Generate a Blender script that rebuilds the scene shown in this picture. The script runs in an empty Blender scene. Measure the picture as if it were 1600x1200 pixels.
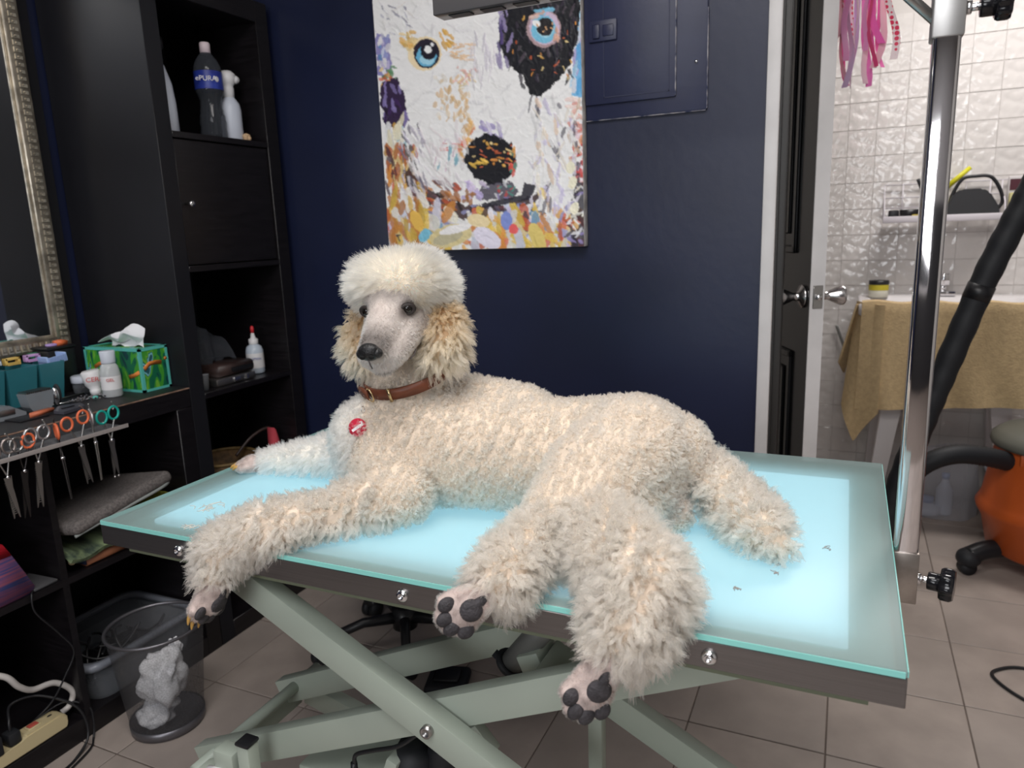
import bpy, bmesh, math, random
import numpy as np
from mathutils import Vector, Matrix, Quaternion, noise
PI = math.pi
S = bpy.context.scene
C = S.collection
random.seed(7)
rng = np.random.default_rng(11)

# ------------------------------------------------------------------ camera
cam_d = bpy.data.cameras.new('camera')
cam = bpy.data.objects.new('camera', cam_d); C.objects.link(cam)
FWD = Vector((-0.40877337, 0.88888498, -0.20685217))
RGT = Vector((0.91112361, 0.41051827, -0.03644892))
UPV = Vector((-0.0525177, 0.20336724, 0.97769303))
cam.matrix_world = Matrix(((RGT.x, UPV.x, -FWD.x, 0), (RGT.y, UPV.y, -FWD.y, 0), (RGT.z, UPV.z, -FWD.z, 1.17), (0, 0, 0, 1)))
cam_d.sensor_width = 36; cam_d.lens = 1145.27 / 1600 * 36
cam_d.clip_start = 0.05; cam_d.clip_end = 50
cam_d.dof.use_dof = True; cam_d.dof.focus_distance = 1.08; cam_d.dof.aperture_fstop = 6.5
S.camera = cam

# ------------------------------------------------------------------ world, lights, exposure
w = bpy.data.worlds.new('world'); S.world = w; w.use_nodes = True
w.node_tree.nodes['Background'].inputs[0].default_value = (0.8, 0.88, 1, 1)
w.node_tree.nodes['Background'].inputs[1].default_value = 0.35
S.view_settings.view_transform = 'Standard'; S.view_settings.look = 'None'
S.view_settings.exposure = 0.0; S.view_settings.gamma = 1.0; S.view_settings.use_curve_mapping = False
S.cycles.use_denoising = True
S.cycles.max_bounces = 10; S.cycles.transparent_max_bounces = 24
S.cycles.sample_clamp_indirect = 6

def area(name, loc, sx, sy, power, col, target=None):
    d = bpy.data.lights.new(name, 'AREA'); d.shape = 'RECTANGLE'; d.size = sx; d.size_y = sy
    d.energy = power; d.color = col
    o = bpy.data.objects.new(name, d); C.objects.link(o); o.location = loc
    if target:
        o.rotation_euler = (Vector(target) - Vector(loc)).to_track_quat('-Z', 'Y').to_euler()
    return o
area('ceiling_light_main', (-0.25, 0.35, 2.52), 1.2, 0.5, 29, (1, 0.96, 0.92))
area('ceiling_light_rear', (0.2, -0.9, 2.52), 1.4, 0.8, 30, (0.97, 0.97, 1.0))
area('window_fill', (-0.35, -2.04, 1.35), 1.3, 1.1, 34, (0.95, 0.97, 1.0), (-0.45, 1.0, 0.75))  # low fill added behind the camera, standing for unseen window light
area('ceiling_light_washroom', (0.55, 2.75, 2.35), 0.9, 0.3, 22, (1, 0.96, 0.93))

# ------------------------------------------------------------------ helpers
MATS = {}
def mat(name, col, rough=0.6, metal=0.0, var=0.0, scale=20, bump=0.0, bscale=60, spec=0.5, trans=0.0, alpha=1.0, emit=None, estr=0, coat=0.0, stretch=None, col2=None, sheen=0.0, ior=1.45):
    if name in MATS: return MATS[name]
    m = bpy.data.materials.new(name); m.use_nodes = True
    nt = m.node_tree; b = nt.nodes['Principled BSDF']
    b.inputs['Base Color'].default_value = (*col, 1); b.inputs['Roughness'].default_value = rough
    b.inputs['Metallic'].default_value = metal; b.inputs['Specular IOR Level'].default_value = spec
    b.inputs['Transmission Weight'].default_value = trans; b.inputs['Alpha'].default_value = alpha
    b.inputs['Coat Weight'].default_value = coat; b.inputs['Sheen Weight'].default_value = sheen; b.inputs['IOR'].default_value = ior
    if emit: b.inputs['Emission Color'].default_value = (*emit, 1); b.inputs['Emission Strength'].default_value = estr
    tc = nt.nodes.new('ShaderNodeTexCoord'); mp = nt.nodes.new('ShaderNodeMapping')
    nt.links.new(tc.outputs['Object'], mp.inputs[0])
    if stretch: mp.inputs['Scale'].default_value = stretch
    if var > 0 or col2:
        n = nt.nodes.new('ShaderNodeTexNoise'); n.inputs['Scale'].default_value = scale; n.inputs['Detail'].default_value = 5
        r = nt.nodes.new('ShaderNodeValToRGB')
        a = col2 if col2 else tuple(max(0, c * (1 - var)) for c in col)
        r.color_ramp.elements[0].position = 0.35; r.color_ramp.elements[1].position = 0.65
        r.color_ramp.elements[0].color = (*a, 1)
        r.color_ramp.elements[1].color = (*(col if col2 else tuple(min(1, c * (1 + var)) for c in col)), 1)
        nt.links.new(mp.outputs[0], n.inputs['Vector']); nt.links.new(n.outputs['Fac'], r.inputs[0]); nt.links.new(r.outputs[0], b.inputs['Base Color'])
    if bump > 0:
        n2 = nt.nodes.new('ShaderNodeTexNoise'); n2.inputs['Scale'].default_value = bscale; n2.inputs['Detail'].default_value = 3
        bp = nt.nodes.new('ShaderNodeBump'); bp.inputs['Strength'].default_value = bump; bp.inputs['Distance'].default_value = 0.002
        nt.links.new(mp.outputs[0], n2.inputs['Vector']); nt.links.new(n2.outputs['Fac'], bp.inputs['Height']); nt.links.new(bp.outputs[0], b.inputs['Normal'])
    MATS[name] = m; return m

def attr_mat(name, attr, rough=0.6, spec=0.3, bump=0.0, bscale=100):
    m = mat(name, (1, 1, 1), rough=rough, spec=spec, bump=bump, bscale=bscale)
    nt = m.node_tree; a = nt.nodes.new('ShaderNodeAttribute'); a.attribute_name = attr
    nt.links.new(a.outputs['Color'], nt.nodes['Principled BSDF'].inputs['Base Color']); return m

def clear_mat(name, tint=(0.9, 0.92, 0.95), see=0.6, rough=0.08):
    """thin clear plastic / acrylic: see-through with gloss and a little milky body"""
    m = bpy.data.materials.new(name); m.use_nodes = True; nt = m.node_tree
    b = nt.nodes['Principled BSDF']; b.inputs['Base Color'].default_value = (*tint, 1); b.inputs['Roughness'].default_value = rough
    t = nt.nodes.new('ShaderNodeBsdfTransparent'); t.inputs[0].default_value = (*[min(1, 0.5 + c / 2) for c in tint], 1)
    lw = nt.nodes.new('ShaderNodeLayerWeight'); lw.inputs[0].default_value = 0.35
    mr = nt.nodes.new('ShaderNodeMapRange'); mr.inputs['To Min'].default_value = see; mr.inputs['To Max'].default_value = see * 0.35
    mx = nt.nodes.new('ShaderNodeMixShader')
    nt.links.new(lw.outputs['Facing'], mr.inputs['Value']); nt.links.new(mr.outputs[0], mx.inputs[0])
    nt.links.new(b.outputs[0], mx.inputs[1]); nt.links.new(t.outputs[0], mx.inputs[2])
    nt.links.new(mx.outputs[0], nt.nodes['Material Output'].inputs[0]); MATS[name] = m; return m

ORG = {}
def obj(name, bm, m, parent=None, smooth=True, label=None, kind=None, angle=40):
    me = bpy.data.meshes.new(name)
    if isinstance(bm, bmesh.types.BMesh):
        if smooth:
            for f in bm.faces: f.smooth = True
            for e in bm.edges:
                if len(e.link_faces) == 2 and e.calc_face_angle(0) > math.radians(angle): e.smooth = False
        bm.to_mesh(me); bm.free()
    else: me = bm
    o = bpy.data.objects.new(name, me); C.objects.link(o)
    if m: me.materials.append(m)
    if parent:
        o.parent = parent; org = ORG[parent.name]
        me.transform(Matrix.Translation(-org)); ORG[o.name] = org
    else: ORG[o.name] = Vector((0, 0, 0))
    if label: o['label'] = label
    if kind: o['kind'] = kind
    return o
def thing(name, label, cat, loc, group=None):
    o = bpy.data.objects.new(name, None); C.objects.link(o); o.location = loc; o.empty_display_size = 0.05
    o['label'] = label; o['category'] = cat
    if group: o['group'] = group
    ORG[o.name] = Vector(loc); return o
def tag(o, label, cat, group=None):
    o['label'] = label; o['category'] = cat
    if group: o['group'] = group
    return o
def struct(name, bm, m, parent=None, label=None, **k):
    o = obj(name, bm, m, parent, **k)
    if not parent: o['kind'] = 'structure'
    if label: o['label'] = label
    return o
def B(): return bmesh.new()
def box(bm, lo, hi, bev=0.0, seg=2, rot=None, piv=None):
    lo, hi = Vector(lo), Vector(hi); c = (lo + hi) / 2; d = hi - lo
    r = bmesh.ops.create_cube(bm, size=1.0); vs = r['verts']
    for v in vs: v.co = Vector((v.co.x * d.x, v.co.y * d.y, v.co.z * d.z)) + c
    if bev > 0:
        es = list({e for v in vs for e in v.link_edges})
        g = bmesh.ops.bevel(bm, geom=es, offset=bev, segments=seg, affect='EDGES', profile=0.5)
        vs = list({v for f in g['faces'] for v in f.verts} | {v for v in vs if v.is_valid})
    if rot is not None:
        p = Vector(piv) if piv is not None else c
        for v in vs: v.co = rot @ (v.co - p) + p
    return vs
def rotz(a): return Matrix.Rotation(a, 3, 'Z')
def frame_of(d):
    d = Vector(d).normalized(); a = Vector((0, 0, 1)) if abs(d.z) < 0.9 else Vector((1, 0, 0))
    x = a.cross(d).normalized(); return x, d.cross(x), d
def ring_loft(bm, rings, cap0=True, cap1=True, closed=False):
    R = [[bm.verts.new(p) for p in r] for r in rings]; n = len(R[0])
    for i in range(len(R) - (0 if closed else 1)):
        a, b = R[i], R[(i + 1) % len(R)]
        for j in range(n): bm.faces.new((a[j], a[(j + 1) % n], b[(j + 1) % n], b[j]))
    if not closed:
        if cap0: bm.faces.new(R[0][::-1])
        if cap1: bm.faces.new(R[-1])
    return R
def cyl(bm, p0, p1, r0, r1=None, seg=20):
    r1 = r0 if r1 is None else r1; p0, p1 = Vector(p0), Vector(p1); x, y, d = frame_of(p1 - p0)
    ring_loft(bm, [[p + (x * math.cos(a) + y * math.sin(a)) * r for a in [2 * PI * k / seg for k in range(seg)]] for p, r in ((p0, r0), (p1, r1))])
def lathe(bm, prof, c, axis=(0, 0, 1), seg=28, cap=True):
    x, y, d = frame_of(axis); c = Vector(c)
    ring_loft(bm, [[c + d * h + (x * math.cos(a) + y * math.sin(a)) * max(r, 1e-4) for a in [2 * PI * k / seg for k in range(seg)]] for r, h in prof], cap, cap)
def smooth_path(pts, n=8):
    P = [Vector(p) for p in pts]; out = []
    for i in range(len(P) - 1):
        p0 = P[max(i - 1, 0)]; p1 = P[i]; p2 = P[i + 1]; p3 = P[min(i + 2, len(P) - 1)]
        for k in range(n):
            t = k / n; out.append(0.5 * ((2 * p1) + (p2 - p0) * t + (2 * p0 - 5 * p1 + 4 * p2 - p3) * t * t + (3 * p1 - p0 - 3 * p2 + p3) * t ** 3))
    out.append(P[-1]); return out
def tube(bm, pts, r, seg=10, closed=False, flat=1.0, flatdir=None, radii=None):
    P = [Vector(p) for p in pts]; n = len(P); rings = []
    prev = None
    for i, p in enumerate(P):
        if closed: t = P[(i + 1) % n] - P[i - 1]
        else: t = P[min(i + 1, n - 1)] - P[max(i - 1, 0)]
        t.normalize()
        if flatdir is not None: x = (Vector(flatdir) - t * Vector(flatdir).dot(t)).normalized()
        elif prev is None: x = frame_of(t)[0]
        else: x = (prev - t * prev.dot(t)).normalized()
        prev = x; y = t.cross(x); rr = radii[i] if radii else r
        rings.append([p + (x * math.cos(a) * flat + y * math.sin(a)) * rr for a in [2 * PI * k / seg for k in range(seg)]])
    ring_loft(bm, rings, closed=closed)
def ball(bm, c, r, sc=(1, 1, 1), rot=None, u=16, v=10):
    g = bmesh.ops.create_uvsphere(bm, u_segments=u, v_segments=v, radius=r)
    for q in g['verts']:
        p = Vector((q.co.x * sc[0], q.co.y * sc[1], q.co.z * sc[2]))
        if rot is not None: p = rot @ p
        q.co = p + Vector(c)
    return g['verts']
def prism(bm, poly, d0, d1, fn):
    """outline poly (2D) extruded between depths d0,d1; fn(u,v,d)->3D"""
    a = [bm.verts.new(fn(u, v, d0)) for u, v in poly]; b = [bm.verts.new(fn(u, v, d1)) for u, v in poly]
    n = len(poly); bm.faces.new(a[::-1]); bm.faces.new(b)
    for i in range(n): bm.faces.new((a[i], a[(i + 1) % n], b[(i + 1) % n], b[i]))
def torus(bm, c, R, r, axis, seg=24, sec=8, ell=1.0, xdir=None):
    x, y, d = frame_of(axis)
    if xdir is not None: x = (Vector(xdir) - d * Vector(xdir).dot(d)).normalized(); y = d.cross(x)
    tube(bm, [Vector(c) + x * math.cos(a) * R + y * math.sin(a) * R * ell for a in [2 * PI * k / seg for k in range(seg)]], r, sec, closed=True)
def grid(bm, fn, nu, nv):
    V = [[bm.verts.new(fn(i / nu, j / nv)) for j in range(nv + 1)] for i in range(nu + 1)]
    for i in range(nu):
        for j in range(nv): bm.faces.new((V[i][j], V[i + 1][j], V[i + 1][j + 1], V[i][j + 1]))
    return V
def thicken(bm, t):
    bmesh.ops.recalc_face_normals(bm, faces=bm.faces); bmesh.ops.solidify(bm, geom=bm.faces[:], thickness=t)
def text(name, s, size, loc, xdir, updir, m, parent, ext=0.0002):
    """lettering turned into a real mesh part"""
    cu = bpy.data.curves.new(name, 'FONT'); cu.body = s; cu.size = size; cu.extrude = ext; cu.align_x = 'CENTER'; cu.align_y = 'CENTER'
    t = bpy.data.objects.new('tmp_text', cu); C.objects.link(t)
    me = bpy.data.meshes.new_from_object(t.evaluated_get(bpy.context.evaluated_depsgraph_get())); bpy.data.objects.remove(t); me.name = name
    x = Vector(xdir).normalized(); z = x.cross(Vector(updir)).normalized(); y = z.cross(x); l = Vector(loc)
    me.transform(Matrix(((x.x, y.x, z.x, l.x), (x.y, y.y, z.y, l.y), (x.z, y.z, z.z, l.z), (0, 0, 0, 1)))); me.materials.clear()
    return obj(name, me, m, parent)

# shared materials
navy = mat('navy_paint', (0.0095, 0.0135, 0.041), rough=0.42, var=0.12, scale=3, bump=0.25, bscale=40)
blackwood = mat('black_brown_laminate', (0.0075, 0.0062, 0.0075), rough=0.36, var=0.3, scale=14, bump=0.1, bscale=120, stretch=(1, 1, 12))
white_trim = mat('white_gloss_paint', (0.62, 0.60, 0.60), rough=0.4, var=0.06, scale=9, bump=0.1)
steel = mat('brushed_steel', (0.20, 0.185, 0.18), rough=0.34, metal=0.9, var=0.06, scale=6, stretch=(1, 12, 60))
chrome = mat('chrome', (0.78, 0.78, 0.80), rough=0.08, metal=1.0)
darksteel = mat('scissor_steel', (0.38, 0.37, 0.36), rough=0.28, metal=0.95)
sage = mat('sage_green_enamel', (0.36, 0.405, 0.345), rough=0.38, var=0.04, scale=5)
blackpl = mat('black_plastic', (0.012, 0.012, 0.014), rough=0.38)
rubber = mat('black_rubber', (0.012, 0.013, 0.016), rough=0.6, bump=0.1)
whitepl = mat('white_plastic', (0.75, 0.74, 0.75), rough=0.4)
paperw = mat('white_tissue_paper', (0.82, 0.82, 0.85), rough=0.9, bump=0.2, bscale=90)
clearpl = clear_mat('clear_plastic', (0.30, 0.32, 0.35), see=0.78)
acrylic = clear_mat('clear_acrylic', (0.35, 0.36, 0.38), see=0.93)
# ------------------------------------------------------------------ the room
WY = 1.895
bm = B(); box(bm, (-2.15, -2.2, -0.06), (2.2, 3.5, -0.004)); floor = struct('floor', bm, mat('grout', (0.17, 0.135, 0.115), rough=0.9, var=0.2))
tile_mats = [mat('floor_tile_glaze', (0.335, 0.285, 0.255), rough=0.42, var=0.09, scale=7, bump=0.12, bscale=30),
             mat('floor_tile_glaze_two', (0.35, 0.295, 0.262), rough=0.45, var=0.10, scale=9, bump=0.12, bscale=30)]
tb = []
for k in range(2):
    bm = B(); box(bm, (-0.1482, -0.1482, -0.004), (0.1482, 0.1482, 0.0), bev=0.0012, seg=1)
    me = bpy.data.meshes.new('floor_tile'); bm.to_mesh(me); bm.free(); me.materials.append(tile_mats[k]); tb.append(me)
n = 0
for i in range(-7, 5):
    for j in range(-7, 9):
        cx = 0.314 + 0.3028 * i - 0.1514; cy = 2.172 + 0.30 * (j - 3) + 0.15
        if cx < -2.0 or cx > 1.75 or cy > 3.5: continue
        o = bpy.data.objects.new('floor_tile', tb[(i * 3 + j) % 2]); C.objects.link(o); o.parent = floor
        o.location = (cx, cy, random.uniform(-0.0006, 0)); o.scale = (1.012, 1, 1); n += 1
bm = B(); box(bm, (-2.13, -2.2, 0), (-2.01, 2.0, 2.6)); struct('wall_left', bm, navy)
bm = B(); box(bm, (-2.01, WY, 0), (-0.19, WY + 0.09, 2.6)); box(bm, (-0.19, WY, 2.1), (0.85, WY + 0.09, 2.6)); box(bm, (0.85, WY, 0), (2.0, WY + 0.09, 2.6)); struct('wall_back', bm, navy)
cream = mat('cream_wall_paint', (0.55, 0.53, 0.5), rough=0.7)
bm = B(); box(bm, (2.0, -2.2, 0), (2.12, 3.5, 2.6)); struct('wall_right', bm, cream)
bm = B(); box(bm, (-2.01, -2.2, 1.4), (2.0, -2.1, 2.6)); wf = struct('wall_front', bm, mat('grey_wall_paint', (0.30, 0.29, 0.29), rough=.7))
bm = B(); box(bm, (-2.01, -2.2, 0), (2.0, -2.098, 1.4)); struct('added_lower_wall', bm, mat('charcoal_paint', (0.03, 0.03, 0.034), rough=.5), wf, label='unseen charcoal lower wall, added for the post reflection')  # unseen dark half, added to darken the reflection in the chrome post
bm = B(); box(bm, (-2.13, -2.2, 2.6), (2.12, 3.5, 2.7)); struct('ceiling', bm, mat('ceiling_paint', (0.7, 0.69, 0.68), rough=0.8))
wn = B()
for a, b, c, d in ((-1.05, 0.35, 0.75, 0.80), (-1.05, 0.35, 1.90, 1.95), (-1.05, -1.0, 0.75, 1.95), (0.30, 0.35, 0.75, 1.95)): box(wn, (a, -2.1, c), (b, -2.06, d), bev=.003)
struct('unseen_window_1', wn, white_trim)  # unseen window frame, added around the fill light
# washroom shell
tgrout = mat('wall_grout', (0.60, 0.565, 0.54), rough=0.8)
bm = B(); box(bm, (-0.9, 3.404, 0), (2.0, 3.5, 2.6)); wt = struct('wall_washroom', bm, tgrout)
bm = B(); box(bm, (-0.9, WY + 0.09, 0), (-0.8, 3.404, 2.6)); struct('wall_washroom_side', bm, mat('washroom_side_paint', (0.5, 0.48, 0.46), rough=0.6))
tg = mat('wavy_white_tile', (0.70, 0.665, 0.64), rough=0.10, var=0.03, scale=5, bump=1.0, bscale=34, spec=0.6)
for n_ in tg.node_tree.nodes:
    if n_.type == 'BUMP': n_.inputs['Distance'].default_value = 0.0045
    if n_.type == 'TEX_NOISE' and n_.inputs['Scale'].default_value > 30: n_.inputs['Detail'].default_value = 0.5
bm = B(); box(bm, (-0.0506, 0.003, -0.0508), (0.0506, 0.006, 0.0508), bev=0.0008, seg=1)
me = bpy.data.meshes.new('wall_tile'); bm.to_mesh(me); bm.free(); me.materials.append(tg)
for i in range(15):
    for k in range(1, 19):
        x = 0.077 - 0.0515 + 0.1027 * (i - 3)
        o = bpy.data.objects.new('wall_tile', me); C.objects.link(o); o.parent = wt
        o.location = (x, 3.3985 + random.uniform(-.0008, .0004), 0.0065 + 0.1035 * k)
        o.rotation_euler = (random.uniform(-.006, .006), 0, random.uniform(-.006, .006))
# door trim and leaf
bm = B(); box(bm, (-0.192, WY - 0.018, 0), (-0.162, WY + 0.0, 2.13), bev=0.003); struct('trim_1', bm, white_trim, label='white painted door frame edge beside the navy wall')
dk = mat('dark_jamb_paint', (0.03, 0.028, 0.027), rough=0.45)
bm = B(); box(bm, (-0.19, WY, 0), (-0.158, WY + 0.02, 2.1)); box(bm, (-0.19, WY + 0.02, 0), (-0.142, WY + 0.055, 2.1), bev=0.004); box(bm, (-0.19, WY + 0.055, 0), (-0.150, WY + 0.1, 2.1)); struct('trim_2', bm, dk, label='dark jamb lining inside the doorway')
bm = B(); box(bm, (0.82, WY - 0.018, 0), (0.85, WY + 0.1, 2.13), bev=0.003); box(bm, (-0.192, WY - 0.018, 2.1), (0.85, WY + 0.1, 2.13), bev=0.003); struct('trim_3', bm, white_trim)
# open door: latch edge toward the viewer, hinged deeper in the washroom
E0 = Vector((-0.083, 2.0, 0)); ang = math.radians(24)
dd = Vector((-math.sin(ang), math.cos(ang), 0)); nn = Vector((math.cos(ang), math.sin(ang), 0))
def dpt(u, d, z): return E0 + dd * u + nn * d + Vector((0, 0, z))
def dbox(bm, u0, u1, d0, d1, z0, z1, bev=0.0):
    vs = box(bm, (u0, d0, z0), (u1, d1, z1), bev=bev, seg=1)
    for v in vs: v.co = dpt(v.co.x, v.co.y, v.co.z)
bm = B(); dbox(bm, 0.0, 0.70, 0.0, 0.035, 0.01, 2.06)
door = struct('door_1', bm, mat('door_black_gloss', (0.012, 0.012, 0.013), rough=0.22, bump=0.05), label='open panelled door, black faced with white edge and chrome knobs')
bm = B(); dbox(bm, -0.003, 0.0005, -0.0005, 0.0355, 0.01, 2.06); struct('edge_band', bm, white_trim, door, label='white painted latch edge of the door')
for z0, z1 in ((0.15, 0.82), (1.08, 1.95)):
    for u0, u1 in ((0.10, 0.32), (0.40, 0.62)):
        bm = B()
        for a, b, c, d in ((u0, u1, z0, z0 + .02), (u0, u1, z1 - .02, z1), (u0, u0 + .02, z0, z1), (u1 - .02, u1, z0, z1)): dbox(bm, a, b, -0.008, 0.0, c, d, 0.003)
        dbox(bm, u0 + .05, u1 - .05, -0.006, 0.0, z0 + .05, z1 - .05, 0.004)
        struct('panel_moulding', bm, MATS['door_black_gloss'], door)
bm = B(); dbox(bm, -0.006, -0.002, 0.006, 0.0305, 0.945, 1.003, 0.001)
fp = struct('latch_plate', bm, darksteel, door)
bm = B(); cyl(bm, dpt(-0.016, 0.018, 0.974), dpt(-0.004, 0.018, 0.974), 0.0075); struct('latch_bolt', bm, chrome, door)
for s in (-1, 1):
    bm = B(); base = dpt(0.045, 0.0175 + s * 0.0175, 0.972)
    lathe(bm, [(0.030, 0), (0.030, 0.006), (0.013, 0.012), (0.010, 0.026), (0.013, 0.032), (0.019, 0.046), (0.026, 0.062), (0.0255, 0.068), (0.018, 0.071), (0.0, 0.071)], base, nn * s)
    struct('door_knob', bm, mat('satin_chrome', (0.62, 0.6, 0.6), rough=0.2, metal=1.0), door)

# breaker panel painted into the navy wall
bp = thing('breaker_panel', 'navy overpainted electrical breaker cover on wall right of the painting', 'panel', (-0.46, WY, 1.43))
pn = mat('navy_paint_panel', (0.020, 0.024, 0.062), rough=0.4, var=0.1, scale=8, bump=0.2)
bm = B(); box(bm, (-0.631, WY - 0.008, 1.433), (-0.328, WY + 0.0, 1.98), bev=0.003); obj('cover_frame', bm, pn, bp)
bm = B(); box(bm, (-0.630, WY - 0.0155, 1.469), (-0.402, WY - 0.006, 1.92), bev=0.002); dr = obj('hatch_door', bm, pn, bp)
bm = B()
for a, b, c, d in ((-0.581, -0.416, 1.483, 1.4855), (-0.4185, -0.416, 1.483, 1.9), (-0.581, -0.579, 1.483, 1.9)): box(bm, (a, WY - 0.0168, c), (b, WY - 0.015, d))
obj('pressed_line', bm, pn, dr)
chip = mat('chipped_paint_edge', (0.42, 0.40, 0.42), rough=0.8, col2=(0.02, 0.03, 0.08), scale=55)
bm = B(); box(bm, (-0.4025, WY - 0.0162, 1.472), (-0.4005, WY - 0.007, 1.90)); box(bm, (-0.3285, WY - 0.0087, 1.436), (-0.3265, WY, 1.66)); box(bm, (-0.631, WY - 0.0087, 1.4315), (-0.33, WY, 1.4330)); obj('worn_edge', bm, chip, bp, label='pale chipped paint along the edges')
bm = B(); box(bm, (-0.617, WY - 0.022, 1.615), (-0.545, WY - 0.0155, 1.665), bev=0.003); la = obj('latch', bm, pn, dr)
bm = B(); box(bm, (-0.606, WY - 0.026, 1.622), (-0.588, WY - 0.0215, 1.655), bev=0.003); box(bm, (-0.580, WY - 0.0235, 1.626), (-0.553, WY - 0.0215, 1.652), bev=0.002); obj('slide', bm, pn, bp)
bm = B(); cyl(bm, (-0.354, WY - 0.0105, 1.544), (-0.354, WY - 0.007, 1.544), 0.004, seg=10); obj('screw', bm, chrome, bp)
# ------------------------------------------------------------------ painting (impasto brush strokes built as a coloured canvas)
PW, PH0, PH1 = 364, -150, 400
sc = 1.2; NX = int(PW / sc); NY = int((PH1 - PH0) / sc)
img = np.zeros((NY, NX, 3)); gy, gx = np.mgrid[0:NY, 0:NX]; SX = gx * sc; SY = PH0 + gy * sc
hgt = np.zeros((NY, NX)); prng = np.random.default_rng(5)
def fbm(s, seed):
    r = np.random.default_rng(seed); out = np.zeros((NY, NX)); a = 1
    for o in range(4):
        g = r.random((int(NY / s) + 3, int(NX / s) + 3)); yy = gy / s; xx = gx / s; y0 = yy.astype(int); x0 = xx.astype(int); fy = yy - y0; fx = xx - x0
        fy = fy * fy * (3 - 2 * fy); fx = fx * fx * (3 - 2 * fx)
        out += a * ((g[y0, x0] * (1 - fx) + g[y0, x0 + 1] * fx) * (1 - fy) + (g[y0 + 1, x0] * (1 - fx) + g[y0 + 1, x0 + 1] * fx) * fy); a *= 0.5; s = max(s / 2, 1)
    return out / 1.875
N1, N2, N3 = fbm(24, 1), fbm(9, 2), fbm(4, 3)
def put(mask, c, a=1.0):
    m = (mask * a)[..., None]; img[:] = img * (1 - m) + np.array(c) * m
def poly(pts, rough=6.0, nz=None):
    P = np.array(pts, float) - np.array([575, 0]); nz = N2 if nz is None else nz
    x = SX + (nz - .5) * rough * 2; y = SY + (N3 - .5) * rough * 2; ins = np.zeros((NY, NX), bool); j = len(P) - 1
    for i in range(len(P)):
        c = ((P[i, 1] > y) != (P[j, 1] > y)) & (x < (P[j, 0] - P[i, 0]) * (y - P[i, 1]) / (P[j, 1] - P[i, 1] + 1e-9) + P[i, 0]); ins ^= c; j = i
    return ins.astype(float)
def ell(cx, cy, rx, ry, ang=0, rough=1.5):
    x = SX - (cx - 575) + (N3 - .5) * rough * 2; y = SY - cy + (N2 - .5) * rough * 2; c, s = math.cos(ang), math.sin(ang)
    return (((x * c + y * s) / rx) ** 2 + ((-x * s + y * c) / ry) ** 2 < 1).astype(float)
def strokes(n, region, pal, ln=(8, 22), wd=(2, 5), ang=(0, PI), a=0.85):
    x0, y0, x1, y1 = region
    for k in range(n):
        cx = prng.uniform(x0, x1) - 575; cy = prng.uniform(y0, y1); l = prng.uniform(*ln); wv = prng.uniform(*wd); t = prng.uniform(*ang); c = np.array(pal[prng.integers(len(pal))]) * prng.uniform(.8, 1.1)
        bx0 = max(0, int((cx - l) / sc)); bx1 = min(NX, int((cx + l) / sc) + 1); by0 = max(0, int((cy - l - PH0) / sc)); by1 = min(NY, int((cy + l - PH0) / sc) + 1)
        if bx1 <= bx0 or by1 <= by0: continue
        x = SX[by0:by1, bx0:bx1] - cx; y = SY[by0:by1, bx0:bx1] - cy; u = x * math.cos(t) + y * math.sin(t); v = -x * math.sin(t) + y * math.cos(t) + (N3[by0:by1, bx0:bx1] - .5) * 3
        m = np.clip(1.4 - (u / l) ** 2 * 1.2 - (v / wv) ** 2, 0, 1) > 0.35
        st = (np.sin(v * 2.4 + k) * .12 + .94)
        mm = (m * a)[..., None]; sub = img[by0:by1, bx0:bx1]; sub[:] = sub * (1 - mm) + (c[None, None] * st[..., None]) * mm
        hgt[by0:by1, bx0:bx1] += m * (1 - (v / wv) ** 2) * .5
W_ = (.80, .79, .79); K_ = (.012, .012, .016)
pal_cool = [(.55, .50, .72), (.78, .75, .82), (.30, .33, .60), (.82, .80, .82), (.62, .66, .80)]
pal_warm = [(.72, .30, .07), (.75, .42, .10), (.80, .62, .30), (.55, .12, .05), (.70, .18, .10)]
pal_mix = pal_cool + pal_warm + [(.80, .78, .70), (.15, .35, .55), (.78, .55, .12), (.80, .78, .76), (.05, .04, .06)]
put(np.ones((NY, NX)), W_); img *= (0.94 + .10 * N2)[..., None]
strokes(500, (593, -100, 917, 388), [(.82, .81, .80), (.78, .77, .78), (.85, .84, .83), (.73, .71, .74)], (5, 16), (1.2, 3), a=.5)
# left edge: sky and dark ear shadow, reds below
put(poly([(588, 50), (608, 60), (612, 110), (598, 120), (588, 118)]), (.20, .18, .45), .9)
strokes(16, (593, 60, 610, 115), pal_cool + [(.10, .25, .5)], (5, 12), (2, 4), (1.2, 1.9))
strokes(18, (595, 105, 618, 135), pal_warm + [(.1, .25, .12)], (4, 9), (2, 3))
put(poly([(596, 130), (622, 120), (632, 150), (640, 190), (622, 205), (603, 195), (597, 165)]), (.03, .015, .05))
strokes(22, (598, 135, 636, 195), [(.05, .02, .10), (.02, .01, .03), (.25, .2, .45)], (6, 14), (1.5, 3.5), (1.0, 2.0))
strokes(26, (603, 190, 632, 240), [(.80, .74, .55), (.78, .77, .78), (.35, .55, .65), (.60, .35, .08), (.85, .8, .68)], (9, 20), (2, 5), (1.2, 1.9))
strokes(60, (606, 232, 650, 300), pal_warm + [(.06, .03, .02), (.5, .15, .05), (.08, .04, .06)], (8, 22), (1.5, 4), (1.1, 1.9))
put(poly([(640, 255), (660, 288), (690, 310), (740, 322), (800, 318), (845, 300), (835, 330), (760, 345), (700, 338), (655, 312), (632, 285)]), (.06, .03, .03), .95)
strokes(60, (640, 285, 720, 335), [(.35, .13, .04), (.55, .22, .06), (.03, .02, .02), (.5, .1, .05), (.15, .08, .1)], (6, 14), (1.5, 4), (.3, 1.2))
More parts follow.
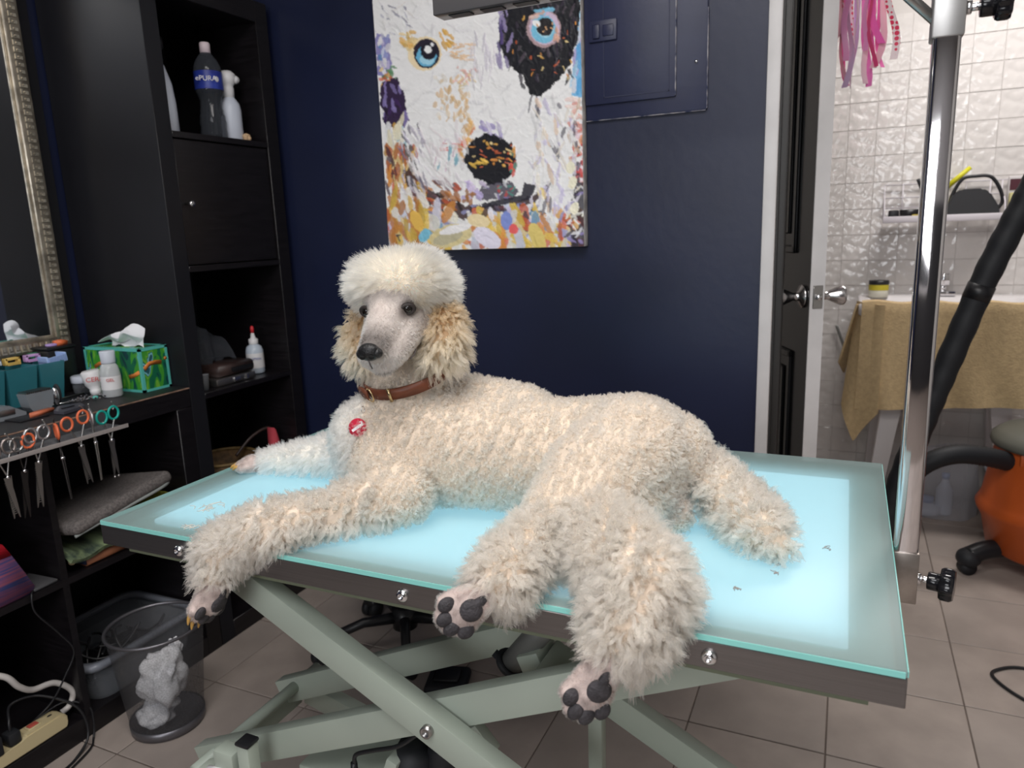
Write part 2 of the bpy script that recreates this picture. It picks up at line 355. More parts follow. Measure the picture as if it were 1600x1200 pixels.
strokes(30, (715, 318, 845, 335), [(.03, .03, .03), (.55, .12, .08), (.3, .3, .5), (.6, .6, .75)], (6, 16), (1, 3), (-.3, .2))
# lower field of thick daubs
strokes(240, (600, 330, 917, 392), pal_mix + [(.70, .50, .10), (.62, .60, .74), (.78, .74, .62)], (9, 26), (3, 8), (.3, 2.2))
strokes(40, (612, 300, 665, 388), [(.75, .5, .12), (.6, .4, .08), (.78, .76, .72), (.5, .2, .05)], (9, 22), (3, 6), (1.0, 1.9))
put(ell(705, 368, 34, 17, -.25), (.66, .56, .30)); put(ell(700, 372, 24, 9, -.3), (.45, .42, .30), .8); put(ell(712, 358, 26, 7, -.25), (.80, .78, .78))
put(ell(652, 345, 9, 18, -.4), (.74, .46, .10)); put(ell(748, 345, 18, 10, .2), (.80, .66, .40)); put(ell(840, 372, 11, 26, -.35), (.70, .55, .18)); put(ell(812, 372, 7, 20, -.3), (.55, .55, .62)); put(ell(792, 345, 9, 15, 0), (.22, .28, .62)); put(ell(803, 358, 7, 8, 0), (.75, .12, .12)); put(ell(664, 368, 8, 12, .6), (.20, .50, .65)); put(ell(762, 372, 24, 14, .6), (.74, .70, .82)); put(ell(848, 302, 7, 10, -.5), (.78, .62, .28))
# right side: sky, red and white feathering
put(poly([(915, -100), (895, -80), (905, 40), (898, 90), (893, 150), (925, 155), (925, -100)], 3), (.18, .45, .72)); strokes(34, (897, -60, 918, 160), [(.15, .45, .75), (.40, .62, .80), (.50, .42, .70), (.10, .35, .65), (.75, .75, .8)], (10, 26), (2, 5), (1.2, 1.9))
strokes(30, (893, 155, 917, 215), [(.78, .45, .38), (.70, .30, .25), (.80, .62, .58), (.75, .72, .75)], (5, 13), (2, 4), (-.4, .5))
strokes(50, (896, 205, 917, 290), [(.7, .15, .12), (.6, .08, .08), (.05, .04, .05), (.75, .6, .65), (.78, .35, .2)], (4, 11), (2, 4))
put(poly([(897, 290), (917, 280), (917, 388), (890, 388), (905, 350), (893, 330)]), (.03, .025, .04), .9); strokes(26, (885, 290, 917, 380), [(.75, .74, .78), (.3, .25, .5), (.05, .04, .06), (.80, .78, .7)], (5, 13), (1.5, 3))
strokes(120, (828, 155, 905, 330), [(.60, .55, .74), (.80, .79, .80), (.74, .70, .80), (.85, .83, .82), (.72, .55, .42), (.10, .09, .12), (.80, .74, .66)], (5, 20), (1.2, 3.5), (.9, 2.1), a=.75)
for cx, cy in ((892, 262), (895, 285), (898, 325)): put(ell(cx, cy, 7, 10, .2), (.80, .76, .60))
# black patch and its eye
put(poly([(787, -100), (782, 0), (781, 40), (778, 70), (797, 105), (818, 118), (828, 150), (845, 152), (868, 130), (892, 100), (903, 55), (907, 10), (900, -100)], 4), K_)
strokes(90, (785, -60, 900, 140), [(.02, .02, .03), (.05, .04, .06), (.012, .012, .02), (.10, .08, .10)], (5, 14), (1, 3), (.9, 2.2)); strokes(22, (800, 20, 900, 130), pal_warm, (2, 5), (.8, 1.6)); strokes(14, (778, 0, 800, 100), [(.10, .07, .22), (.3, .25, .45)], (8, 18), (1.5, 3), (1.3, 1.8))
put(ell(850, 45, 27, 29), (.55, .38, .40), .7); put(ell(851, 44, 24, 26), (.62, .50, .66), .8); strokes(12, (828, 15, 860, 30), [(.75, .45, .35), (.75, .55, .5), (.2, .5, .7)], (5, 10), (2, 3.5), (-.6, .3)); put(ell(850, 47, 20, 21), (.18, .48, .66)); put(ell(852, 44, 14, 15), (.45, .68, .76), .6); put(ell(852, 42, 13.5, 14), (.02, .018, .02)); put(ell(838, 37, 6, 5.5, .4), (.85, .85, .86)); strokes(6, (840, 35, 866, 52), [(.7, .4, .2)], (2, 4), (.8, 1.2))
strokes(8, (866, 45, 874, 62), [(.72, .42, .32)], (4, 8), (1.5, 3), (1.2, 1.8))
# blue eye on the white side
put(ell(664, 84, 26, 27, .5), (.80, .62, .32), .75); strokes(22, (628, 50, 650, 78), [(.75, .45, .12), (.78, .6, .3)], (4, 9), (2, 3.5)); strokes(10, (690, 50, 706, 72), [(.72, .42, .1)], (5, 10), (2, 3), (.6, 1.2))
put(ell(667, 84, 20.5, 23, -.1), (.02, .015, .03)); put(ell(667, 88, 16.5, 16), (.14, .42, .62)); put(ell(668, 93, 12, 8), (.40, .66, .78), .8); put(ell(670, 80, 12.5, 13), (.012, .01, .02)); put(ell(669, 77, 5.5, 6), (.86, .86, .9)); put(ell(676, 70, 2.5, 3), (.8, .8, .85))
# ochre rub marks on the nose bridge
strokes(30, (705, 68, 740, 95), [(.78, .48, .22), (.80, .6, .45)], (3, 9), (1, 2), (-.2, .3), a=.7); strokes(55, (680, 120, 735, 190), [(.72, .46, .20), (.78, .62, .42), (.80, .74, .66)], (3, 9), (1.5, 3.5), (.9, 2.2), a=.65); strokes(34, (712, 105, 745, 140), [(.78, .45, .4), (.78, .6, .3)], (2, 6), (1, 2), a=.7)
strokes(34, (714, 195, 742, 250), [(.76, .45, .15), (.72, .5, .3), (.7, .2, .1)], (4, 10), (1.5, 4), (.9, 2.2), a=.8); strokes(20, (735, 60, 775, 130), [(.62, .58, .66), (.7, .66, .72), (.74, .7, .74)], (9, 22), (1.2, 2.5), (1.3, 1.8), a=.7)
strokes(14, (750, 195, 785, 225), [(.35, .30, .55), (.6, .55, .72)], (5, 12), (2, 4), (.3, 1.5)); strokes(14, (680, 225, 715, 262), [(.78, .6, .7), (.2, .45, .55), (.75, .74, .76)], (5, 12), (1, 2), (1.6, 2.2)); strokes(9, (680, 222, 735, 235), [(.7, .12, .1)], (3, 8), (.8, 1.4), (-.2, .2))
# nose
put(poly([(728, 232), (745, 215), (762, 208), (785, 218), (800, 222), (808, 250), (800, 275), (785, 288), (760, 288), (740, 275), (728, 255)], 5), K_); strokes(28, (738, 215, 800, 262), pal_warm, (2, 7), (1, 2.4), (-.5, .9)); strokes(14, (798, 222, 806, 272), [(.72, .35, .1), (.7, .1, .08), (.05, .25, .2)], (3, 8), (1.5, 3), (1.2, 1.9)); strokes(8, (733, 248, 760, 262), [(.78, .5, .1)], (4, 8), (1.5, 2.5), (0, .8))
put(poly([(757, 288), (800, 284), (812, 300), (800, 312), (755, 312), (748, 300)], 4), (.05, .04, .07), .9); strokes(16, (755, 285, 805, 312), [(.25, .2, .4), (.1, .3, .25), (.7, .7, .74), (.6, .1, .1)], (3, 8), (1.2, 2.5)); strokes(12, (725, 285, 755, 310), [(.5, .42, .68), (.65, .55, .75)], (5, 10), (2.5, 4.5)); strokes(8, (725, 300, 745, 318), [(.4, .18, .06)], (4, 8), (2, 3)); put(poly([(820, 285), (838, 290), (828, 312), (755, 325), (752, 318), (815, 305)], 2), (.02, .018, .03), .95)
strokes(70, (640, 200, 728, 300), [(.82, .80, .80), (.76, .70, .76), (.80, .72, .74), (.84, .83, .83)], (7, 20), (1.5, 4), (.6, 1.6), a=.5)
strokes(26, (628, 190, 665, 300), [(.45, .42, .5), (.2, .18, .25), (.7, .66, .78), (.08, .07, .1)], (6, 16), (.8, 2), (.9, 1.4), a=.8); strokes(30, (596, 10, 640, 60), [(.15, .15, .25), (.5, .5, .6), (.82, .81, .8)], (3, 10), (.7, 1.8), (.3, 1.4), a=.7)
strokes(26, (600, -90, 780, 30), [(.6, .58, .6), (.75, .7, .66), (.8, .79, .78)], (5, 16), (.8, 2), a=.6)
pt = thing('dog_painting', 'large unframed canvas painting of a white dog face with one black eye patch', 'painting', (-0.936, WY, 1.3))
bm = B(); box(bm, (-1.238, WY - 0.032, 1.118), (-0.632, WY - 0.001, 2.02), bev=0.003); obj('stretched_canvas', bm, mat('canvas_side', (0.55, 0.52, 0.5), rough=0.8, var=0.3, scale=30), pt)
CX_, CZ_ = 300, 450; jj, ii = np.mgrid[0:CZ_, 0:CX_]; X = -1.2375 + ii / (CX_ - 1) * .605; Z = 1.1185 + (1 - jj / (CZ_ - 1)) * .9
wq = -.40877 * X - .20685 * Z + 1.89712; fx_ = ((716.464 * X - 207.226 * Z + 2441.964) / wq - 575) / sc; fy_ = ((-185.117 * X - 1243.834 * Z + 2014.669) / wq - PH0) / sc   # rectify the artwork onto the canvas
ix = np.clip(fx_, 0, NX - 1.01); iy = np.clip(fy_, 0, NY - 1.01); i0, j0 = ix.astype(int), iy.astype(int); fu, fv = (ix - i0)[..., None], (iy - j0)[..., None]
colr = (img[j0, i0] * (1 - fu) + img[j0, i0 + 1] * fu) * (1 - fv) + (img[j0 + 1, i0] * (1 - fu) + img[j0 + 1, i0 + 1] * fu) * fv
Yv = WY - 0.0335 - 0.0012 * np.clip(hgt[j0, i0], 0, 1.5) - 0.0012 * N3[j0, i0]
me = bpy.data.meshes.new('painted_surface'); V = np.stack([X, Yv, Z], -1).reshape(-1, 3); idx = (jj * CX_ + ii)
F4 = np.stack([idx[:-1, :-1], idx[1:, :-1], idx[1:, 1:], idx[:-1, 1:]], -1).reshape(-1, 4)
me.from_pydata(V.tolist(), [], F4.tolist()); ca = me.color_attributes.new('paint', 'FLOAT_COLOR', 'POINT')
ca.data.foreach_set('color', np.concatenate([np.clip(colr * 1.14, 0, .93).reshape(-1, 3), np.ones((CX_ * CZ_, 1))], 1).astype(np.float32).ravel())
me.shade_smooth(); obj('painted_surface', me, attr_mat('oil_paint', 'paint', rough=0.45, spec=0.35, bump=0.15, bscale=220), pt)

# ------------------------------------------------------------------ tall black shelf unit
FX = -1.62; BXW = -2.005
cab = thing('shelf_unit', 'tall black brown open shelf unit with one closed door in corner', 'shelf unit', (-1.81, 1.64, 0))
for a, b in ((1.416, 1.466), (1.818, 1.868)):
    bm = B(); box(bm, (BXW, a, 0), (FX, b, 1.85), bev=0.0015, seg=1); obj('side_panel', bm, mat('black_laminate_side', (0.013, 0.013, 0.016), rough=0.33, var=0.15, scale=3, spec=0.16) if a < 1.5 else blackwood, cab)
bm = B(); box(bm, (BXW, 1.466, 1.79), (FX, 1.818, 1.85), bev=0.0015, seg=1); obj('top_panel', bm, blackwood, cab)
bm = B(); box(bm, (BXW, 1.466, 0.0), (FX, 1.818, 0.055), bev=0.0015, seg=1); obj('bottom_panel', bm, blackwood, cab)
for z in (1.437, 1.087, 0.735, 0.39):
    bm = B(); box(bm, (BXW + .01, 1.466, z), (FX + .0, 1.818, z + 0.016), bev=0.001, seg=1); obj('shelf', bm, blackwood, cab)
bm = B(); box(bm, (BXW, 1.466, 0.055), (BXW + .006, 1.818, 1.79)); obj('back_panel', bm, mat('black_back', (0.004, 0.004, 0.006), rough=0.6), cab)
bm = B(); box(bm, (FX - 0.022, 1.470, 1.106), (FX - 0.006, 1.815, 1.434), bev=0.001, seg=1); d_ = obj('door', bm, blackwood, cab)
bm = B(); lathe(bm, [(0.004, 0), (0.004, 0.012), (0.0085, 0.018), (0.0095, 0.024), (0.007, 0.029), (0, 0.030)], (FX - 0.006, 1.486, 1.267), (1, 0, 0), seg=16); obj('knob', bm, MATS['satin_chrome'], d_)

def bottle(name, label, x, y, z, prof, m, group=None):
    t = thing(name, label, 'bottle', (x, y, z), group); bm = B(); lathe(bm, prof, (x, y, z)); obj('bottle_body', bm, m, t); return t
# top opening
zt = 1.4535
wb = thing('water_bottle', 'large clear water bottle with blue label on the top shelf', 'bottle', (-1.70, 1.690, zt))
bm = B(); lathe(bm, [(0.030, 0), (0.036, .004), (.037, .02), (.035, .035), (.037, .05), (.0345, .058), (.0352, .066), (.032, .074), (.0325, .082), (.0295, .09), (.0300, .100), (.029, .108), (.0325, .118), (.037, .13), (.0385, .135), (.0385, .187), (.037, .20), (.030, .217), (.019, .232), (.0125, .240), (.0125, .247)], (-1.70, 1.690, zt), seg=32); obj('bottle_body', bm, clear_mat('clear_bottle_plastic', (0.10, 0.11, 0.13), see=0.72, rough=0.04), wb)
bm = B(); lathe(bm, [(.0392, .137), (.0392, .186)], (-1.70, 1.690, zt), seg=32, cap=False); obj('label', bm, mat('blue_label', (0.02, 0.03, 0.22), rough=0.35, col2=(0.03, 0.06, 0.38), scale=30), wb)
bm = B(); lathe(bm, [(.0145, .236), (.0145, .262), (.0125, .266), (0, .266)], (-1.70, 1.690, zt), seg=20); obj('cap', bm, mat('pink_white_cap', (0.75, 0.62, 0.66), rough=0.5), wb)
text('label_lettering', 'ePURA', 0.019, (-1.6747, 1.6567, zt + .163), (.70, .71, 0), (0, 0, 1), whitepl, wb)
bm = B(); ball(bm, (-1.6612, 1.683, zt + .163), 0.0075, (.15, 1, 1)); obj('emblem', bm, whitepl, wb, label='round white emblem')
sb = thing('spray_bottle', 'frosted spray bottle with white trigger head beside the blue labelled water bottle', 'bottle', (-1.69, 1.752, zt))
milky = clear_mat('milky_plastic', (0.72, 0.76, 0.86), see=0.25, rough=0.35)
bm = B(); lathe(bm, [(.028, 0), (.0305, .004), (.0305, .09), (.027, .108), (.016, .124), (.0135, .128)], (-1.69, 1.752, zt)); obj('bottle_body', bm, milky, sb)
bm = B(); lathe(bm, [(.0155, .122), (.0165, .15), (.015, .158), (.020, .163), (.025, .176), (.0235, .190), (.014, .199), (0, .200)], (-1.69, 1.752, zt)); hd = obj('spray_head', bm, whitepl, sb)
bm = B(); ball(bm, (-1.676, 1.768, zt + .176), .013, (1, 1.1, .9)); obj('trigger', bm, whitepl, sb)
lb = thing('plastic_bottle', 'half hidden frosted bottle with black pump against the left side of top shelf', 'bottle', (-1.70, 1.517, zt))
bm = B(); lathe(bm, [(.033, 0), (.036, .004), (.035, .08), (.030, .13), (.017, .175), (.012, .182)], (-1.70, 1.517, zt)); obj('bottle_body', bm, milky, lb)
bm = B(); lathe(bm, [(.0145, .18), (.015, .215), (.02, .22), (.02, .245), (.006, .25)], (-1.70, 1.517, zt)); obj('pump', bm, blackpl, lb)
bm = B()
for k in range(7): ball(bm, (-1.655 + random.uniform(-.006, .006), 1.775 + random.uniform(-.012, .012), zt + .008 + random.uniform(0, .010)), .008)
tag(obj('chew_treat', bm, mat('tan_treat', (0.62, 0.42, 0.25), rough=0.7, var=.2, scale=80)), 'small lumpy tan treat at the right end of the top shelf', 'treat')

# third opening
zs = 0.7515
lo = thing('lotion_bottle', 'squeeze bottle of pale liquid with red nozzle tip on shelf', 'bottle', (-1.70, 1.752, zs))
bm = B(); lathe(bm, [(.024, 0), (.0265, .004), (.0265, .072), (.023, .084), (.013, .092), (.013, .094)], (-1.70, 1.752, zs)); obj('bottle_body', bm, clear_mat('lotion_plastic', (0.62, 0.70, 0.80), see=0.2, rough=0.3), lo)
bm = B(); lathe(bm, [(.0135, .092), (.0145, .095), (.0145, .108), (.008, .112), (.004, .132)], (-1.70, 1.752, zs)); obj('cap', bm, whitepl, lo)
bm = B(); lathe(bm, [(.006, .128), (.0055, .146), (.002, .150)], (-1.70, 1.752, zs), seg=14); obj('nozzle_tip', bm, mat('red_plastic', (0.6, 0.03, 0.04), rough=0.4), lo, label='red nozzle tip')
bm = B(); lathe(bm, [(.0270, .018), (.0270, .065)], (-1.70, 1.752, zs), cap=False); obj('label', bm, whitepl, lo)
text('label_lettering', 'LOTION', 0.009, (-1.6795, 1.733, zs + .048), (.6, .8, 0), (0, 0, 1), MATS['blue_label'], lo)
tin = thing('metal_case', 'flat silver metal case under a dark wallet on shelf', 'case', (-1.70, 1.62, zs))
bm = B(); box(bm, (-1.79, 1.535, zs), (-1.645, 1.690, zs + .022), bev=.004); obj('case_body', bm, darksteel, tin)
bm = B(); box(bm, (-1.6445, 1.60, zs + .004), (-1.641, 1.625, zs + .018), bev=.001); obj('clasp', bm, chrome, tin)
bm = B(); box(bm, (-1.6445, 1.65, zs + .004), (-1.641, 1.658, zs + .018)); obj('clasp', bm, chrome, tin)
bm = B(); z1 = zs + .023
prism(bm, [(-.075, 0), (.065, 0), (.075, .006), (.075, .030), (.065, .036), (-.075, .036)], 1.555, 1.690, lambda u, v, d: Vector((-1.725 + u, d, z1 + v)))
wl = obj('wallet', bm, mat('dark_brown_leather', (0.035, 0.02, 0.018), rough=0.45, var=.3, bump=.3)); tag(wl, 'dark brown folded leather wallet on the flat metal case', 'wallet')
bm = B(); box(bm, (-1.6495, 1.60, z1 + .010), (-1.648, 1.688, z1 + .024), bev=.003); obj('fold_flap', bm, blackpl, wl)
bgz = thing('zip_bag', 'crumpled clear zip bag with blue red print behind the dark wallet', 'bag', (-1.80, 1.62, z1 + .036))
bm = B()
def fz(u, v):
    y = 1.53 + .155 * u; h = .105 * math.sin(PI * min(1, v)) ** .6 * (0.55 + .45 * math.sin(PI * (u * .8 + .15)))
    return Vector((-1.87 + .15 * v + .012 * math.sin(u * 9 + v * 5), y, z1 + .037 + h + .009 * math.sin(u * 17) * math.cos(v * 13)))
grid(bm, fz, 14, 14); obj('bag_film', bm, clear_mat('bag_film', (0.10, 0.11, 0.13), see=.72, rough=.12), bgz, angle=25)
bm = B(); box(bm, (-1.782, 1.545, z1 + .075), (-1.776, 1.60, z1 + .115), bev=.002, rot=Matrix.Rotation(.3, 3, 'X')); obj('printed_patch', bm, mat('zip_print', (0.03, 0.06, 0.22), rough=.4, col2=(.5, .03, .06), scale=26), bgz)
bm = B(); lathe(bm, [(.010, 0), (.014, .045), (.015, .046)], (-1.655, 1.500, zs), cap=True); tag(obj('small_cup', bm, clear_mat('grey_clear', (0.45, 0.47, 0.5), see=.55)), 'small clear cup at the left edge of the middle shelf', 'cup')
# fourth opening: basket things glimpsed over the far paw
zq = 0.4065
bk = thing('wicker_basket', 'round brown wicker basket on the low shelf behind the front paw', 'basket', (-1.74, 1.62, zq))
bm = B(); lathe(bm, [(.07, 0), (.092, .05), (.098, .10), (.094, .10), (.088, .05), (.066, .006)], (-1.74, 1.62, zq), seg=36); obj('basket_body', bm, mat('wicker', (0.10, 0.055, 0.02), rough=.7, var=.4, scale=60, bump=.6), bk)
bm = B(); torus(bm, (-1.74, 1.62, zq + .10), .096, .005, (0, 0, 1), 36, 8); obj('rim', bm, mat('wicker_rim', (0.17, 0.11, 0.04), rough=.6, var=.3, scale=60), bk)
bm = B(); tube(bm, smooth_path([(-1.74, 1.665, zq + .09), (-1.72, 1.72, zq + .14), (-1.70, 1.78, zq + .155), (-1.69, 1.80, zq + .10)]), .005, 8); obj('handle', bm, MATS['dark_brown_leather'], bk)
bm = B(); prism(bm, [(0, .02), (.018, 0), (.05, .01), (.055, .06), (.02, .15), (.008, .16)], -1.70, -1.67, lambda u, v, d: Vector((d, 1.765 + u * .7, zq + v))); tag(obj('red_pouch', bm, mat('red_fabric', (0.45, 0.05, 0.07), rough=.8)), 'small red pouch standing right of the wicker basket', 'pouch')
bm = B(); prism(bm, [(0, 0), (.03, 0), (.022, .13), (.010, .16), (0, .15)], -1.78, -1.70, lambda u, v, d: Vector((d, 1.49 + u, zq + v))); tag(obj('blue_cloth', bm, mat('dull_blue_cloth', (0.035, 0.05, 0.10), rough=.9, var=.3)), 'dull blue cloth stuffed left of the wicker basket', 'cloth')

# ------------------------------------------------------------------ black desk unit
desk = thing('desk_unit', 'low black desk unit with open cubbies and dark worktop', 'desk', (-1.81, 0.9, 0))
bm = B(); box(bm, (BXW, 0.30, 0.726), (FX, 1.415, 0.776), bev=.0015, seg=1); obj('worktop', bm, blackwood, desk)
bm = B(); box(bm, (BXW, 1.365, 0.0), (FX, 1.415, 0.726), bev=.0015, seg=1); obj('side_panel', bm, blackwood, desk)
bm = B(); box(bm, (BXW, 0.30, 0.0), (FX, 0.35, 0.726), bev=.0015, seg=1); obj('side_panel', bm, blackwood, desk)
for y in (0.988, 0.655):
    bm = B(); box(bm, (BXW, y, 0.055), (FX, y + .016, 0.726)); obj('divider', bm, blackwood, desk)
bm = B(); box(bm, (BXW, 0.35, 0.395), (FX + .0008, 1.365, 0.411)); obj('shelf', bm, blackwood, desk)
bm = B(); box(bm, (BXW, 0.35, 0.0), (FX, 1.365, 0.055), bev=.001, seg=1); obj('bottom_panel', bm, blackwood, desk)
bm = B(); box(bm, (BXW, 0.35, 0.055), (BXW + .006, 1.365, 0.726)); obj('back_panel', bm, MATS['black_back'], desk)
bm = B(); box(bm, (-2.0, 0.35, 0.7765), (-1.622, 1.414, 0.7800)); dmat = obj('desk_mat', bm, mat('ribbed_black_mat', (0.013, 0.012, 0.014), rough=.45)); tag(dmat, 'thin ribbed black mat covering the desk worktop', 'mat')
nt = MATS['ribbed_black_mat'].node_tree; wv = nt.nodes.new('ShaderNodeTexWave'); wv.inputs['Scale'].default_value = 90; wv.bands_direction = 'Y'
bpn = nt.nodes.new('ShaderNodeBump'); bpn.inputs['Strength'].default_value = .8; bpn.inputs['Distance'].default_value = .001
nt.links.new(nt.nodes['Texture Coordinate'].outputs['Object'], wv.inputs['Vector']); nt.links.new(wv.outputs['Fac'], bpn.inputs['Height']); nt.links.new(bpn.outputs[0], nt.nodes['Principled BSDF'].inputs['Normal'])
bm = B(); box(bm, (-1.6225, 0.35, 0.7765), (-1.6185, 1.414, 0.7792)); obj('worn_edge', bm, mat('worn_copper_edge', (0.24, 0.15, 0.11), rough=.5, var=.5, scale=40), dmat)

# mirror with ornate silver frame and a flat black area behind it
bm = B(); box(bm, (-2.009, 0.6, 0.785), (-1.998, 1.388, 2.1)); tag(obj('black_area', bm, mat('matt_black', (0.004, 0.004, 0.007), rough=.7)), 'flat matt black area on the wall behind the framed mirror', 'board')
mi = thing('wall_mirror', 'mirror with an ornate antique silver frame above the desk', 'mirror', (-1.99, 1.0, 0.9))
fr = mat('antique_silver', (0.42, 0.37, 0.30), rough=.35, metal=.75, var=.35, scale=30)
for a, b, c, d in ((1.309, 1.349, 0.890, 1.95), (0.35, 0.39, 0.890, 1.95), (0.39, 1.309, 0.890, 0.925), (0.39, 1.309, 1.915, 1.95)):
    bm = B(); box(bm, (-1.997, a, c), (-1.978, b, d), bev=.003); rail = obj('frame_rail', bm, fr, mi)
    bm = B()
    vert = (d - c) > .1; L = (d - c) if vert else (b - a); nk = int(L / .017)
    for k in range(nk):
        s = (k + .5) / nk * L; q = [(-.5, -.4), (.45, -.4), (.45, .15), (-.1, .15), (-.1, -.1), (.15, -.1), (.15, -.25), (-.3, -.25), (-.3, .4), (-.5, .4)]
        pol = [(u * .020, v * .015) for u, v in q]
        prism(bm, pol, -1.9785, -1.9755, (lambda u, v, dd_, s=s: Vector((dd_, (a + b) / 2 + u + .002, c + s + v))) if vert else (lambda u, v, dd_, s=s: Vector((dd_, a + s + v, (c + d) / 2 + u))))
    bmesh.ops.recalc_face_normals(bm, faces=bm.faces); obj('key_pattern', bm, mat('antique_silver_light', (0.60, 0.55, 0.46), rough=.4, metal=.7, var=.3, scale=40), rail, smooth=False)
bm = B(); box(bm, (-1.9965, 0.39, 0.925), (-1.992, 1.309, 1.915)); gl = obj('mirror_glass', bm, mat('mirror_glass_silver', (0.80, 0.82, 0.84), rough=.02, metal=1.0), mi)
bm = B()
for a, b, c, d in ((1.303, 1.309, .925, 1.915), (.39, 1.303, .925, .931)): box(bm, (-1.992, a, c), (-1.9895, b, d), bev=.001)
obj('inner_lip', bm, MATS['antique_silver_light'], mi)

# tissue box (turned on the desk)
zd = 0.7802
tx = thing('tissue_box', 'turquoise edged tissue box with jungle leaf pattern on desk', 'box', (-1.76, 1.315, zd))
leafm = bpy.data.materials.new('jungle_print'); leafm.use_nodes = True; nt = leafm.node_tree; b_ = nt.nodes['Principled BSDF']; b_.inputs['Roughness'].default_value = .45
tc = nt.nodes.new('ShaderNodeTexCoord'); mp = nt.nodes.new('ShaderNodeMapping'); mp.inputs['Scale'].default_value = (1, 1, .45); n0 = nt.nodes.new('ShaderNodeTexNoise'); n0.inputs['Scale'].default_value = 22; n0.inputs['Detail'].default_value = 1.5; n0.inputs['Distortion'].default_value = 1.5
rp = nt.nodes.new('ShaderNodeValToRGB'); rp.color_ramp.interpolation = 'CONSTANT'
stops = [(0, (.004, .05, .055)), (.38, (.005, .13, .06)), (.45, (.05, .30, .03)), (.53, (.16, .42, .04)), (.58, (.01, .17, .10)), (.62, (.20, .50, .58)), (.68, (.02, .10, .12))]
while len(rp.color_ramp.elements) < len(stops): rp.color_ramp.elements.new(.5)
for e, (p_, c_) in zip(rp.color_ramp.elements, stops): e.position = p_; e.color = (*c_, 1)
nt.links.new(tc.outputs['Object'], mp.inputs[0]); nt.links.new(mp.outputs[0], n0.inputs['Vector']); nt.links.new(n0.outputs['Fac'], rp.inputs[0]); nt.links.new(rp.outputs[0], b_.inputs['Base Color'])
turq = mat('turquoise_edge', (0.10, 0.48, 0.42), rough=.4)
tA = Vector((-1.683, 1.325, zd)); e1 = Vector((0, 1, 0)); e2 = Vector((-1, 0, 0))
def tp(u, v, z): return tA + e1 * u + e2 * v + Vector((0, 0, z))
TW, TD, TH = .086, .215, .116
def tbox(bm, u0, u1, v0, v1, z0, z1, bev=0):
    for v in box(bm, (u0, v0, z0), (u1, v1, z1), bev=bev, seg=1): v.co = tp(*v.co)
bm = B(); tbox(bm, 0, TW, 0, TD, 0, TH, .0015); obj('carton', bm, leafm, tx)
bm = B(); w_ = .0065
for u0, u1, v0, v1, z0, z1 in ((-.001, w_, -.001, w_, 0, TH), (TW - w_, TW + .001, -.001, w_, 0, TH), (-.001, w_, TD - w_, TD + .001, 0, TH)): tbox(bm, u0, u1, v0, v1, z0, z1)
for z0, z1 in ((0, w_), (TH - w_, TH + .001)):
    tbox(bm, -.001, TW + .001, -.001, .0015, z0, z1); tbox(bm, -.001, .0015, -.001, TD + .001, z0, z1)
for u0, u1, v0, v1 in ((0, TW, 0, .012), (0, TW, TD - .012, TD), (0, .012, 0, TD), (TW - .012, TW, 0, TD)): tbox(bm, u0, u1, v0, v1, TH, TH + .001)
obj('edging', bm, turq, tx, label='turquoise edging')
org_ = mat('orange_print', (0.62, 0.20, 0.04), rough=.5, var=.2, scale=60)
bm = B()
def strip(bm, pts, hw, fn):
    P = [Vector(p) for p in pts]; L = []
    for i, p in enumerate(P):
        t = (P[min(i + 1, len(P) - 1)] - P[max(i - 1, 0)]); nrm = Vector((-t[1], t[0])).normalized()
        L.append((p + nrm * hw, p - nrm * hw))
    pol = [a for a, b in L] + [b for a, b in L][::-1]
    prism(bm, pol, 0, .0006, fn)
strip(bm, [(.008, .062), (.025, .074), (.045, .075), (.064, .072)], .0055, lambda u, v, d: tp(u, -.0006 - d, v)); obj('branch_print', bm, org_, tx); bm = B(); strip(bm, [(.074, .079), (.082, .082)], .004, lambda u, v, d: tp(u, -.0006 - d, v)); obj('branch_print', bm, org_, tx); bm = B()
strip(bm, [(.008, .055), (.03, .045), (.05, .040)], .005, lambda u, v, d: tp(-.0006 - d, u, v)); obj('branch_print', bm, org_, tx); bm = B(); strip(bm, [(.13, .075), (.16, .072), (.18, .062)], .005, lambda u, v, d: tp(-.0006 - d, u, v))
obj('branch_print', bm, org_, tx, label='orange branches')
bm = B()
def ftis(u, v):
    a = (u - .5) * 2; s = math.sin(PI * u)
    base = tp(.043 + .020 * math.sin(v * 7) * s, .02 + .13 * u, TH)
    return base + Vector((0.012 * math.sin(9 * u + 2) * v, -.01 + .05 * v * (u - .1) * math.cos(v * 2.2), v * (.020 + .032 * (1 - u) ** .5 * (1 + .35 * math.sin(5 * u))) + .006 * math.sin(11 * u + 6 * v)))
grid(bm, ftis, 16, 8); thicken(bm, .0006); tis = obj('tissue', bm, paperw, tx, angle=30)

